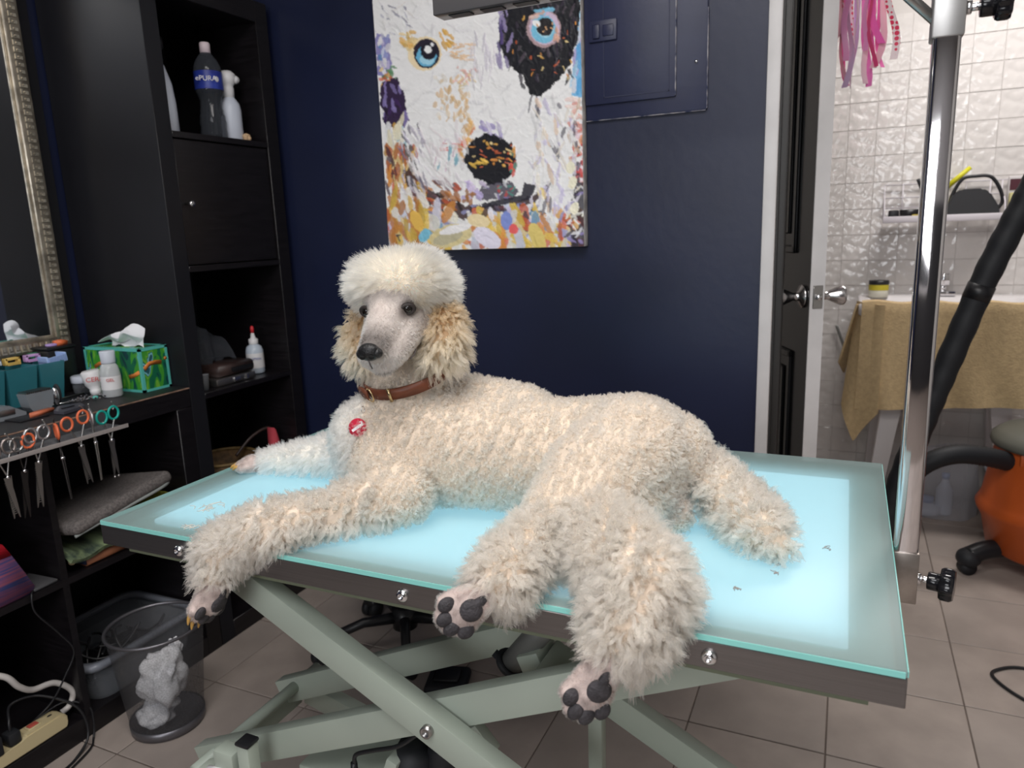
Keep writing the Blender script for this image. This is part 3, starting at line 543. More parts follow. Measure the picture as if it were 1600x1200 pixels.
# jar, tube, small bottle
jr = thing('cream_jar', 'small clear screw jar with frosted lid in front of tissue box', 'jar', (-1.865, 1.288, zd))
bm = B(); lathe(bm, [(.026, 0), (.028, .003), (.028, .028)], (-1.865, 1.288, zd)); obj('jar_body', bm, clearpl, jr)
bm = B(); lathe(bm, [(.0305, .028), (.031, .030), (.031, .044), (.028, .046), (0, .046)], (-1.865, 1.288, zd)); obj('lid', bm, milky, jr)
tu = thing('ointment_tube', 'short white tube with red lettering leaning between jar and clear bottle', 'tube', (-1.795, 1.270, zd))
bm = B(); rot = Matrix.Rotation(-.16, 3, 'X')
bm2 = [(.014, 0), (.0145, .016), (.013, .017), (.021, .03), (.024, .062), (.020, .066)]
lathe(bm, bm2, (-1.795, 1.270, zd + .001), (-.05, -.12, 1)); obj('tube_body', bm, whitepl, tu)
text('red_lettering', 'CERA', .017, (-1.7705, 1.253, zd + .046), (.5, .86, 0), (0, 0, 1), mat('red_ink', (.55, .02, .02)), tu)
cb = thing('clear_bottle', 'clear squeeze bottle with frosted cap standing against the tissue box', 'bottle', (-1.735, 1.272, zd))
bm = B(); lathe(bm, [(.022, 0), (.024, .003), (.024, .060), (.021, .078), (.015, .088)], (-1.735, 1.272, zd)); obj('bottle_body', bm, clear_mat('pale_bottle', (.72, .74, .76), see=.42, rough=.15), cb)
bm = B(); lathe(bm, [(.0165, .088), (.017, .09), (.0185, .118), (.017, .120), (0, .120)], (-1.735, 1.272, zd)); obj('cap', bm, milky, cb)
bm = B(); lathe(bm, [(.0244, .02), (.0244, .055)], (-1.735, 1.272, zd), cap=False); obj('label', bm, whitepl, cb)
text('red_lettering', 'GEL', .011, (-1.7155, 1.2555, zd + .046), (.6, .8, 0), (0, 0, 1), MATS['red_ink'], cb)
# black caddy with clips
bx = thing('black_storage_box', 'black plastic storage box behind teal organiser', 'box', (-1.95, 1.28, zd))
bm = B(); box(bm, (-1.99, 1.235, zd), (-1.915, 1.312, zd + .118), bev=.004); obj('box_body', bm, blackpl, bx)
bm = B(); box(bm, (-1.992, 1.232, zd + .119), (-1.912, 1.315, zd + .127), bev=.003); obj('lid', bm, blackpl, bx)
hc_ = thing('hair_clip', 'orange hair clip with lilac end on the black storage box', 'clip', (-1.93, 1.29, zd + .128))
bm = B(); prism(bm, [(0, 0), (.028, 0), (.03, .010), (.016, .014), (0, .012)], -1.945, -1.925, lambda u, v, d: Vector((d, 1.272 + u, zd + .1275 + v))); obj('clip_body', bm, mat('orange_plastic', (.75, .17, .06), rough=.4), hc_)
bm = B(); box(bm, (-1.945, 1.250, zd + .1275), (-1.925, 1.2715, zd + .134), bev=.002); obj('clip_end', bm, mat('lilac_plastic', (.5, .35, .72), rough=.4), hc_)
# teal organiser : two tapered bins
teal = clear_mat('teal_plastic', (0.05, 0.25, 0.30), see=.45, rough=.2)
for i, (y0, y1, lab) in enumerate(((1.165, 1.232, 'translucent teal storage bin nearest the black box, guards on top'), (1.085, 1.160, 'translucent teal storage bin, middle one of the row by the mirror'), (0.99, 1.08, 'translucent teal storage bin at the mirror end of the row'))):
    bn = thing('storage_bin', lab, 'bin', (-1.9, y0, zd), 'teal bins on the desk')
    bm = B(); h = .098; x0, x1 = -1.975, -1.86
    def ring(z, s): return [Vector((x0 + (0 if z < .01 else -.0), y0 + (.008 if z < .01 else 0) + s, zd + z)), Vector((x1 + (0 if z < .01 else .012) - s, y0 + (.008 if z < .01 else 0) + s, zd + z)), Vector((x1 + (0 if z < .01 else .012) - s, y1 - (.008 if z < .01 else 0) - s, zd + z)), Vector((x0, y1 - (.008 if z < .01 else 0) - s, zd + z))]
    ring_loft(bm, [ring(0.0, 0), ring(h, 0), ring(h, .002), ring(.003, .002)]); obj('bin_body', bm, teal, bn, smooth=False)
def guard(name, lab, x, y, z, col, wy=.038, h=.014, rx=0.0, teeth=10):
    g = thing(name, lab, 'clipper guard', (x, y, z)); m = mat('plastic_' + lab.split()[0] + lab.split()[1], col, rough=.4)
    R = Matrix.Rotation(rx, 3, 'X'); p = (x, y, z)
    bm = B(); w2 = .020
    for lo_, hi_ in (((-.006, 0, 0), (.010, .006, h)), ((-.006, wy - .006, 0), (.010, wy, h)), ((-.006, 0, h - .006), (.010, wy, h)), ((-.006, 0, 0), (.010, wy, .004))) if teeth < 12 else (((-w2, 0, 0), (w2, .005, h)), ((-w2, wy - .005, 0), (w2, wy, h)), ((-w2, 0, .004), (w2 - .006, wy, .010)), ((w2 - .008, 0, 0), (w2, wy, .006))):
        box(bm, Vector(lo_) + Vector(p), Vector(hi_) + Vector(p), bev=.0012, seg=1, rot=R, piv=p)
    obj('guard_frame', bm, m, g)
    bm = B()
    for k in range(teeth):
        yy = .003 + (wy - .006) * (k + .5) / teeth; xx = .008 if teeth < 12 else w2 - .002; box(bm, Vector((xx, yy - .001, 0)) + Vector(p), Vector((xx + .006, yy + .001, (.007 if teeth < 12 else h - .004))) + Vector(p), rot=R, piv=p)
    obj('guard_teeth', bm, m, g)
zt2 = zd + .100
guard('clipper_guard', 'yellow clipper guard on the teal bins beside the lilac one', -1.915, 1.120, zt2, (.72, .50, .14), h=.018)
guard('clipper_guard', 'lilac clipper guard on the teal bins beside the yellow one', -1.915, 1.172, zt2, (.60, .36, .66), h=.018)
guard('clipper_guard', 'green clipper guard between the lilac one and black storage box', -1.965, 1.215, zt2, (.02, .22, .10), wy=.03, h=.014)
guard('clipper_guard', 'pale blue toothed clipper guard jutting right from the teal bins', -1.885, 1.200, zt2 - .012, (.35, .48, .78), wy=.055, h=.022, rx=.12, teeth=12)
guard('clipper_guard', 'white clipper guard at mirror end of the teal bins', -1.915, 1.062, zt2, (.62, .66, .74), wy=.05, h=.015, rx=.1)
# clipper attachments in front
cg = thing('comb_attachment', 'clear toothed clipper comb standing on the ribbed mat', 'clipper comb', (-1.77, 1.13, zd))
bm = B(); prism(bm, [(0, .012), (.008, .0), (.05, .0), (.058, .014), (.062, .045), (-.006, .045)], -1.80, -1.765, lambda u, v, d: Vector((d, 1.075 + u, zd + v))); obj('comb_body', bm, clear_mat('smoke_clear', (.35, .37, .40), see=.5), cg, smooth=False)
bm = B()
for k in range(14): box(bm, (-1.80, 1.073 + k * .0046, zd + .044), (-1.768, 1.0748 + k * .0046, zd + .050))
obj('comb_teeth', bm, darksteel, cg)
bm = B(); ball(bm, (-1.775, 1.146, zd + .024), .024, (.35, .35, 1)); obj('metal_clip', bm, chrome, cg); bm = B(); ball(bm, (-1.785, 1.158, zd + .027), .027, (.5, .25, 1)); obj('black_hinge', bm, rubber, cg)
c2 = thing('comb_attachment', 'clear clipper comb cut by the photo edge, left of the standing one', 'clipper comb', (-1.76, 1.0, zd))
bm = B(); prism(bm, [(0, 0), (.10, 0), (.10, .010), (.055, .032), (0, .036)], -1.80, -1.75, lambda u, v, d: Vector((d, .975 + u * .8, zd + v))); obj('comb_body', bm, MATS['smoke_clear'], c2, smooth=False)
bm = B(); box(bm, (-1.76, .985, zd + .010), (-1.748, 1.03, zd + .024), bev=.002); obj('clip', bm, darksteel, c2)
gp = thing('plastic_scraper', 'flat dark grey plastic blade cover lying on the mat edge', 'cover', (-1.69, 1.12, zd))
bm = B(); prism(bm, [(0, .0), (.062, .012), (.075, .045), (.030, .062), (-.004, .030)], zd + .001, zd + .008, lambda u, v, d: Vector((-1.66 - v, 1.085 + u, d + .05 * v))); obj('cover_plate', bm, mat('slate_plastic', (.06, .06, .075), rough=.35), gp, smooth=False)
bm = B(); box(bm, (-1.69, 1.10, zd + .0095), (-1.685, 1.13, zd + .0115)); obj('rib', bm, blackpl, gp)
oc = thing('plastic_clip', 'orange jaw shaped clip on dark base near the mat edge', 'clip', (-1.72, 1.05, zd))
bm = B(); prism(bm, [(0, 0), (.065, .008), (.060, .022), (.030, .020), (.008, .012)], zd + .004, zd + .013, lambda u, v, d: Vector((-1.70 - v, 1.03 + u, d))); obj('jaw', bm, mat('coral_plastic', (.55, .15, .07), rough=.5), oc)
bm = B(); box(bm, (-1.745, 1.0, zd), (-1.69, 1.07, zd + .004), bev=.001); obj('base', bm, blackpl, oc)
ch = thing('beaded_chain', 'small heap of silver beaded chain on mat before the white tube', 'chain', (-1.78, 1.22, zd))
bm = B()
for k in range(60):
    a = random.random() * 6.3; q = random.random() ** .6
    ball(bm, (-1.755 + .03 * q * math.cos(a), 1.215 + .05 * q * math.sin(a), zd + .003 + random.random() * .006), .0028, u=6, v=4)
obj('beads', bm, chrome, ch, kind='stuff'); bm = B(); tube(bm, smooth_path([(-1.80, 1.12, zd + .003), (-1.775, 1.16, zd + .004), (-1.765, 1.19, zd + .006), (-1.76, 1.21, zd + .004)]), .0015, 6); obj('loose_strand', bm, chrome, ch)
bm = B(); ball(bm, (-1.74, 1.225, zd + .006), .005, (1, 1.6, 1)); obj('green_bead', bm, turq, ch)
bm = B(); cyl(bm, (-1.83, 1.10, zd + .003), (-1.84, 1.265, zd + .003), .0022, seg=8); rd = obj('metal_comb_rod', bm, darksteel); tag(rd, 'thin steel rod lying on the mat before the teal bins', 'rod')

# acrylic scissor rack on the desk front
rk = thing('scissor_rack', 'clear acrylic rack of slots fixed along the desk front', 'rack', (-1.6, 0.95, .745))
bm = B(); box(bm, (-1.6195, 0.60, .742), (-1.6165, 1.155, .775)); obj('back_plate', bm, acrylic, rk)
bm = B(); box(bm, (-1.6165, 0.60, .742), (-1.540, 1.155, .7455), bev=.0008, seg=1); obj('slotted_ledge', bm, acrylic, rk)
bm = B(); box(bm, (-1.5405, 0.60, .7425), (-1.5375, 1.155, .752), bev=.0008, seg=1); obj('front_lip', bm, clear_mat('acrylic_edge', (.55, .50, .48), see=.6), rk)
def scissors(lab, y, z, L, ringcol, steelm, lean=0.0, splay=.016, curve=0.0, teeth=False, rz=0.0, single=False, zdrop=0.0, ballend=False):
    """hang with finger rings above the ledge and blades below; lean tilts in the rack plane"""
    t = thing('grooming_scissors', lab, 'scissors', (-1.562, y, z), 'scissors hanging in the acrylic rack')
    R = Matrix.Rotation(rz, 3, 'Z') @ Matrix.Rotation(lean, 3, 'X'); p0 = Vector((-1.562, y, z))
    def tr(a, b, c=0): return p0 + R @ Vector((c, a, b))
    rm = mat('ring_' + ringcol[0], ringcol[1], rough=.35, metal=ringcol[2])
    pz = -.058 + zdrop   # pivot
    for s in (-1, 1):
        rc = (s * splay, .0 + (.004 if s > 0 else 0))
        bm = B(); torus(bm, tr(rc[0], rc[1]), *(.0132, .0028), R @ Vector((1, 0, 0)), 20, 8, ell=1.15, xdir=R @ Vector((0, 1, 0))); obj('finger_ring', bm, darksteel if ('single' in lab and s < 0) else rm, t)
        bm = B(); tube(bm, smooth_path([tr(rc[0] * .9, -.0115, s * .001), tr(s * splay * .55, -.026, s * .0015), tr(s * .0035, -.043, s * .0015), tr(s * -.001, pz, s * .0015)], 4), .0024, 8, flat=.8); sh = obj('shank', bm, steelm, t)
        Bl = L - .058; pts = []
        for k in range(7):
            u = k / 6; pts.append((s * .0005 - s * .0035 * (1 - u) + curve * u * u + s * (.003 + .05 * (splay - .014)) * u * 1.5, pz - Bl * u))
        wd_ = [.0052 * (1 - u ** 2.2) + .0008 for u in [k / 6 for k in range(7)]]
        pol = [(a - w2, b) for (a, b), w2 in zip(pts, wd_)] + [(a + w2, b) for (a, b), w2 in list(zip(pts, wd_))[::-1]]
        bm = B(); prism(bm, pol, s * .0006, s * .0026, lambda u, v, d: tr(u, v, d)); bmesh.ops.recalc_face_normals(bm, faces=bm.faces); bl = obj('blade', bm, steelm, t, smooth=False)
        if teeth and s > 0:
            bm = B()
            for k in range(16):
                u = .12 + .8 * k / 16; a = pts[0][0] + (pts[-1][0] - pts[0][0]) * u
                bx_ = [(a - .0075, pz - Bl * u), (a - .003, pz - Bl * u), (a - .003, pz - Bl * u - .0016), (a - .0075, pz - Bl * u - .0016)]; prism(bm, bx_, .0006, .0024, lambda u, v, d: tr(u, v, d))
            obj('thinning_teeth', bm, steelm, bl, smooth=False)
        if ballend:
            bm = B(); ball(bm, tr(pts[-1][0], pts[-1][1]), .0035, u=10, v=6); obj('ball_tip', bm, steelm, bl)
    bm = B(); cyl(bm, tr(0, pz, -.004), tr(0, pz, .0048), .0038, seg=12); obj('pivot_screw', bm, chrome, t)
    bm = B(); tube(bm, smooth_path([tr(splay * 1.0, .011), tr(splay * 1.3, .022), tr(splay * .9, .032)], 4), .0017, 6); obj('finger_rest', bm, steelm, t)
    return t
T_ = ('turquoise', (.01, .36, .30), 0); O_ = ('orange', (.72, .15, .06), 0); S_ = ('steel', (.55, .55, .56), .9); D_ = ('dark', (.35, .30, .28), .8)
blk = mat('black_steel', (.05, .045, .045), rough=.3, metal=.8)
scissors('scissors with two turquoise finger rings and ball tipped blades', 1.123, .776, .148, T_, darksteel, ballend=True, splay=.0155)
scissors('curved steel scissors left of the turquoise ringed pair', 1.082, .782, .148, S_, darksteel, lean=-.10, splay=.007, rz=1.1, curve=.006)
scissors('wide thinning scissors with two orange finger rings', 1.043, .783, .150, O_, darksteel, lean=.08, splay=.020, teeth=True)
scissors('dark scissors with one narrow orange handle turned edge on', .998, .770, .150, O_, blk, lean=-.30, splay=.006, rz=1.15)
scissors('silver scissors with small polished rings and toothed blade', .955, .776, .158, S_, darksteel, lean=-.12, splay=.014, teeth=True)
scissors('black bladed scissors with a single bright orange ring showing', .922, .766, .160, O_, blk, lean=-.10, splay=.012)
scissors('steel thinning scissors with bronze toned double rings', .878, .764, .150, D_, darksteel, splay=.016, teeth=True, lean=.05)
scissors('steel scissors half cut by the photo edge', .835, .764, .160, S_, blk, splay=.014, teeth=True)

# lower cubbies
pc = thing('padded_laptop_case', 'grey brown padded cushion lying tilted in the desk cubby', 'cushion', (-1.75, 1.17, .50))
bm = B(); vs = box(bm, (-1.90, 1.015, -.016), (-1.60, 1.300, .016), bev=.014, seg=4); R = Matrix.Rotation(.16, 3, 'X') @ Matrix.Rotation(-.16, 3, 'Y')
for v in vs: v.co = R @ (v.co - Vector((-1.75, 1.16, 0))) + Vector((-1.73, 1.16, .528))
obj('cushion_body', bm, mat('heather_fabric', (.13, .115, .11), rough=.9, var=.3, scale=200, bump=.3, bscale=300), pc)
bm = B()
pp = [R @ (Vector(p) - Vector((-1.75, 1.16, 0))) + Vector((-1.73, 1.16, .512)) for p in ((-1.61, 1.02, 0), (-1.604, 1.16, 0), (-1.61, 1.29, 0), (-1.75, 1.302, 0), (-1.88, 1.29, 0))]
tube(bm, smooth_path(pp, 6), .004, 8); obj('edge_piping', bm, mat('grey_piping', (.25, .27, .26), rough=.6), pc)
bm = B()
def ftow(u, v): return Vector((-1.90 + .285 * u, 1.012 + .29 * v, .415 + (.046 - .024 * v) * (1 - (2 * u - 1) ** 8 * .4) + .006 * math.sin(v * 14 + u * 3)))
grid(bm, ftow, 14, 20); thicken(bm, -.012); tw = obj('folded_cloth', bm, mat('olive_striped_cloth', (.20, .26, .13), rough=.9, col2=(.04, .06, .045), scale=9, stretch=(1, 6, 8)), angle=50); tag(tw, 'folded olive striped cloth under the tilted cushion', 'cloth')
bm = B(); tube(bm, smooth_path([(-1.80, 1.325, .455), (-1.70, 1.325, .485), (-1.645, 1.32, .485), (-1.635, 1.30, .47)], 5), .018, 8); tag(obj('yellow_cloth', bm, mat('yellow_green_cloth', (.35, .36, .05), rough=.9, var=.4, scale=30)), 'rolled yellow green cloth poking out behind the cushion', 'cloth')
wl2 = thing('leather_wallet', 'tan brown folded wallet at the front of the desk cubby', 'wallet', (-1.66, 1.14, .412))
bm = B(); prism(bm, [(-.08, 0), (.022, 0), (.03, .006), (.03, .022), (.022, .028), (-.08, .028)], 1.06, 1.20, lambda u, v, d: Vector((-1.655 + u, d, .4122 + v))); obj('wallet_body', bm, mat('tan_leather', (.26, .10, .05), rough=.45, var=.2), wl2)
bm = B(); box(bm, (-1.735, 1.056, .417), (-1.63, 1.0625, .435), bev=.002); obj('wallet_pages', bm, MATS['blue_label'] if False else mat('dark_blue_lining', (.01, .015, .04)), wl2)
sbag = thing('striped_bag', 'multicolour striped pouch with red zip leaning in the left cubby', 'pouch', (-1.65, .90, .412))
bm = B(); prism(bm, [(-.12, 0), (.05, 0), (.062, .012), (.030, .105), (.018, .125), (-.10, .13)], -1.675, -1.632, lambda u, v, d: Vector((d + (v - .05) * -.15, .87 + u, .4125 + v))); obj('pouch_body', bm, mat('striped_woven', (.45, .12, .20), rough=.8, col2=(.05, .08, .28), scale=7, stretch=(2, 1, 28)), sbag)
bm = B(); prism(bm, [(-.10, .100), (.032, .098), (.020, .127), (-.10, .132)], -1.677, -1.630, lambda u, v, d: Vector((d + (v - .05) * -.15, .87 + u, .4125 + v))); obj('red_zip_top', bm, mat('red_vinyl', (.5, .015, .03), rough=.35), sbag)
bm = B(); tube(bm, [(-1.638, .928, .415), (-1.642, .908, .48), (-1.652, .890, .535)], .0035, 6); obj('piping', bm, mat('magenta_piping', (.55, .03, .15)), sbag)
bm = B(); box(bm, (-1.72, .925, .4118), (-1.625, .982, .418), bev=.002, rot=rotz(.05)); tag(obj('flat_pad', bm, mat('grey_pad', (.07, .07, .075), rough=.6)), 'small flat dark pad beside the striped pouch', 'pad')
bm = B(); cyl(bm, (-1.63, 1.025, .440), (-1.65, 1.04, .440), .008); tag(obj('small_roll', bm, mat('beige_roll', (.5, .42, .25))), 'tiny beige roll beside divider in the desk cubby', 'roll')
# power strip and cords
ps = thing('power_strip', 'beige power strip with red rocker switch on the bottom shelf', 'power strip', (-1.62, .85, .056))
py = [(0, 0), (.245, 0), (.25, .008), (.25, .030), (.235, .040), (.155, .040), (.145, .030), (0, .030)]
bm = B(); prism(bm, py, -1.664, -1.624, lambda u, v, d: Vector((d, .70 + u, .056 + v))); bmesh.ops.bevel(bm, geom=bm.edges[:], offset=.003, segments=2, affect='EDGES'); obj('strip_body', bm, mat('aged_beige_plastic', (.55, .46, .27), rough=.45), ps)
bm = B(); box(bm, (-1.657, .868, .095), (-1.636, .898, .0985), bev=.002); sw_ = obj('switch_frame', bm, MATS['aged_beige_plastic'], ps); bm = B(); box(bm, (-1.654, .872, .0975), (-1.639, .894, .101), bev=.002); obj('red_switch', bm, mat('red_rocker', (.42, .08, .06), rough=.3), sw_, label='red rocker switch')
bm = B(); ball(bm, (-1.646, .922, .0962), .0045, (.7, 1.3, .4)); obj('fuse_button', bm, blackpl, ps)
for y, nm, lab, s in ((.835, 'black_plug', 'black plug beside the red switch of the power strip', 1.0), (.785, 'black_adapter', 'chunky black adapter plugged in at the strip end', 1.5)):
    pg = thing(nm, lab, 'plug', (-1.645, y, .09)); bm = B(); box(bm, (-1.645 - .014 * s, y - .014 * s, .087), (-1.645 + .016 * s, y + .014 * s, .087 + .030 * s), bev=.005); obj('plug_body', bm, rubber, pg)
    bm = B(); p_ = smooth_path([(-1.645, y, .087 + .028 * s), (-1.652, y + .005, .087 + .05 * s), (-1.68, y + .03, .155), (-1.66, y + .08, .15), (-1.61, y + .13, .10), (-1.592, y + .135, .03), (-1.575, y + .09, .004), (-1.56, y + .03, .004), (-1.55, y - .10, .004)] if s == 1 else [(-1.645, y, .13), (-1.67, y, .15), (-1.72, y - .05, .14), (-1.80, y - .1, .10)], 8)
    tube(bm, p_, .0032, 8); obj('cord', bm, blackpl, pg)
bm = B(); tube(bm, smooth_path([(-1.80, .72, .25), (-1.70, .80, .262), (-1.66, .85, .24), (-1.655, .875, .20), (-1.66, .905, .172), (-1.66, .955, .158), (-1.65, .985, .120), (-1.652, .975, .088), (-1.655, .955, .080)], 10), .0068, 10); tag(obj('extension_cable', bm, mat('grey_white_cord', (.50, .47, .45), rough=.5)), 'thick off-white cord curving down to the beige power strip', 'cord')
bm = B(); tube(bm, smooth_path([(-1.632, .93, .415), (-1.616, .915, .41), (-1.613, .915, .37), (-1.614, .955, .30), (-1.616, .985, .235), (-1.625, .96, .18), (-1.64, .93, .13), (-1.66, .90, .10), (-1.70, .88, .062)], 8), .0022, 6); tag(obj('thin_cable', bm, blackpl), 'thin black cable hanging from the shelf edge over dark cubby', 'cable')
bm = B(); tube(bm, smooth_path([(-1.70, .88, .062), (-1.66, .96, .10), (-1.625, 1.0, .075), (-1.612, 1.0, .04), (-1.60, .985, .004), (-1.57, .95, .004), (-1.54, .85, .004)], 8), .0026, 6); tag(obj('floor_cable', bm, blackpl), 'black cable dropping over kick board onto the floor tiles', 'cable')
pcx = thing('plastic_tub', 'clear plastic tub with milky rim holding dark cords behind the bin', 'tub', (-1.72, 1.2, .056))
bm = B()
def rr_(z, x0, x1, y0, y1, r=.04): 
    out = []
    for cx_, cy_, a0 in ((x1 - r, y1 - r, 0), (x0 + r, y1 - r, PI / 2), (x0 + r, y0 + r, PI), (x1 - r, y0 + r, 1.5 * PI)):
        for k in range(5): a = a0 + k * PI / 8; out.append(Vector((cx_ + r * math.cos(a), cy_ + r * math.sin(a), z)))
    return out
ring_loft(bm, [rr_(.056, -1.88, -1.635, 1.04, 1.33), rr_(.15, -1.895, -1.625, 1.022, 1.345), rr_(.15, -1.892, -1.628, 1.025, 1.342), rr_(.060, -1.877, -1.638, 1.043, 1.327)], False, False); obj('tub_body', bm, clearpl, pcx)
bm = B(); ring_loft(bm, [rr_(.148, -1.905, -1.615, 1.012, 1.355), rr_(.163, -1.905, -1.615, 1.012, 1.355), rr_(.163, -1.888, -1.632, 1.029, 1.338), rr_(.148, -1.888, -1.632, 1.029, 1.338)], closed=True); obj('tub_rim', bm, clear_mat('smoky_rim', (.30, .32, .37), see=.45, rough=.25), pcx)
bm = B(); random.seed(4)
for k in range(5):
    c0 = Vector((-1.75 + random.uniform(-.05, .05), 1.18 + random.uniform(-.08, .08), .10)); pts = [c0 + Vector((.055 * math.cos(a + k), .07 * math.sin(a), .02 * k - .03 + .03 * math.sin(2 * a + k))) for a in np.linspace(0, 6, 14)]; tube(bm, smooth_path(pts, 4), .0035, 6)
tag(obj('coiled_cords', bm, blackpl, kind='stuff'), 'tangle of dark cords inside the clear plastic tub', 'cords')

# waste bin (steel mesh) and paper
wbn = thing('waste_bin', 'round dark wire mesh waste bin on the floor tiles', 'bin', (-1.485, 1.105, 0))
mm = bpy.data.materials.new('wire_mesh'); mm.use_nodes = True; nt = mm.node_tree; b_ = nt.nodes['Principled BSDF']; b_.inputs['Base Color'].default_value = (.15, .15, .16, 1); b_.inputs['Metallic'].default_value = .6; b_.inputs['Roughness'].default_value = .45
tr_ = nt.nodes.new('ShaderNodeBsdfTransparent'); mx = nt.nodes.new('ShaderNodeMixShader'); tc = nt.nodes.new('ShaderNodeTexCoord'); vo = nt.nodes.new('ShaderNodeTexNoise'); vo.inputs['Scale'].default_value = 300
mr_ = nt.nodes.new('ShaderNodeMapRange'); mr_.inputs['From Min'].default_value = .3; mr_.inputs['From Max'].default_value = .7; mr_.inputs['To Min'].default_value = .22; mr_.inputs['To Max'].default_value = .58
nt.links.new(tc.outputs['Object'], vo.inputs['Vector']); nt.links.new(vo.outputs['Fac'], mr_.inputs['Value']); nt.links.new(mr_.outputs[0], mx.inputs[0]); nt.links.new(tr_.outputs[0], mx.inputs[1]); nt.links.new(b_.outputs[0], mx.inputs[2]); nt.links.new(mx.outputs[0], nt.nodes['Material Output'].inputs[0])
bc_ = Vector((-1.485, 1.105, 0))
bm = B(); lathe(bm, [(.084, .020), (.1085, .262)], bc_, seg=48, cap=False); obj('mesh_wall', bm, mm, wbn)
bm = B(); torus(bm, bc_ + Vector((0, 0, .264)), .1095, .0042, (0, 0, 1), 48, 8); obj('rim', bm, mat('dark_rim', (.16, .155, .17), rough=.35, metal=.7), wbn)
bm = B(); lathe(bm, [(.080, .0), (.0855, .002), (.0865, .024), (.0845, .024), (.083, .005), (0.01, .004)], bc_, seg=40); obj('base_band', bm, MATS['dark_rim'], wbn)
def crumple(name, lab, c, r, sc, seed, gr):
    bm = B(); bmesh.ops.create_icosphere(bm, subdivisions=4, radius=1.0)
    for v in bm.verts:
        p = v.co.normalized(); q = 1 + .55 * noise.noise(p * 1.3 + Vector((seed, 0, 0))) - .42 * abs(noise.noise(p * 2.1 + Vector((0, seed, 0))))
        v.co = Vector(c) + Vector((p.x * sc[0], p.y * sc[1], p.z * sc[2])) * r * q
    tag(obj(name, bm, paperw, angle=18), lab, 'paper', gr)
crumple('crumpled_paper', 'largest crumpled white tissue, standing tall inside the mesh bin', (-1.475, 1.10, .128), .062, (.9, .9, 1.15), 3, 'crumpled tissues in the bin')
crumple('crumpled_paper', 'flattened crumpled tissue at the bottom of the mesh bin', (-1.50, 1.09, .038), .042, (1.1, 1.1, .7), 8, 'crumpled tissues in the bin')
crumple('crumpled_paper', 'small scrap of tissue near the far inside wall of the bin', (-1.50, 1.165, .17), .022, (1, .6, 1.1), 14, 'crumpled tissues in the bin')
# ------------------------------------------------------------------ grooming table
tb_ = thing('grooming_table', 'grooming table with glowing frosted glass top on sage green scissor lift', 'table', (-0.48, 1.02, 0))
x0, x1, y0, y1, zt = -1.028, 0.071, 0.699, 1.344, .756
fg = bpy.data.materials.new('frosted_glass'); fg.use_nodes = True; nt = fg.node_tree; nt.nodes.remove(nt.nodes['Principled BSDF'])
dfu = nt.nodes.new('ShaderNodeBsdfDiffuse'); dfu.inputs[0].default_value = (.36, .43, .405, 1)
trl = nt.nodes.new('ShaderNodeBsdfTranslucent'); trl.inputs[0].default_value = (.70, .84, .86, 1)
trp = nt.nodes.new('ShaderNodeBsdfTransparent'); trp.inputs[0].default_value = (.86, .95, .97, 1)
gls = nt.nodes.new('ShaderNodeBsdfGlossy'); gls.inputs['Roughness'].default_value = .35
m1 = nt.nodes.new('ShaderNodeMixShader'); m1.inputs[0].default_value = .40; m2 = nt.nodes.new('ShaderNodeMixShader'); m2.inputs[0].default_value = .45; m3 = nt.nodes.new('ShaderNodeMixShader'); m3.inputs[0].default_value = .06
L = nt.links.new; L(dfu.outputs[0], m1.inputs[1]); L(trl.outputs[0], m1.inputs[2]); L(m1.outputs[0], m2.inputs[1]); L(trp.outputs[0], m2.inputs[2]); L(m2.outputs[0], m3.inputs[1]); L(gls.outputs[0], m3.inputs[2]); L(m3.outputs[0], nt.nodes['Material Output'].inputs[0])
bm = B(); box(bm, (x0, y0, zt - .008), (x1, y1, zt), bev=.002, seg=2); obj('glass_top', bm, fg, tb_, label='frosted glass top, pale green')
eg = mat('aqua_edge_glow', (.24, .60, .55), rough=.25)  # glow of the lit glass edge, put into a plain aqua colour
bm = B()
for lo, hi in (((x0 + .002, y0 - .0008, zt - .0075), (x1 - .002, y0 + .0002, zt - .0012)), ((x0 - .0008, y0 + .002, zt - .0075), (x0 + .0002, y1 - .002, zt - .0012)), ((x1 - .0002, y0 + .002, zt - .0075), (x1 + .0008, y1 - .002, zt - .0012))): box(bm, lo, hi)
obj('edge_glow_strip', bm, eg, tb_, label='aqua strip with the glass edge glow in its colour', kind=None)
LX0, LX1, LY0, LY1 = x0 + .051, x1 - .050, y0 + .054, y1 - .064
led = mat('light_panel', (.8, .95, 1), emit=(0.62, 0.86, 1.0), estr=1.2)
bm = B(); box(bm, (LX0, LY0, zt - .020), (LX1, LY1, zt - .0135), bev=.001, seg=1); obj('light_panel', bm, led, tb_, label='pale cyan glowing light panel')
bm = B(); box(bm, (x0 + .008, y0 + .008, zt - .030), (x1 - .008, y1 - .008, zt - .0215)); obj('tray', bm, mat('tray_paint', (.50, .60, .55), rough=.6), tb_)
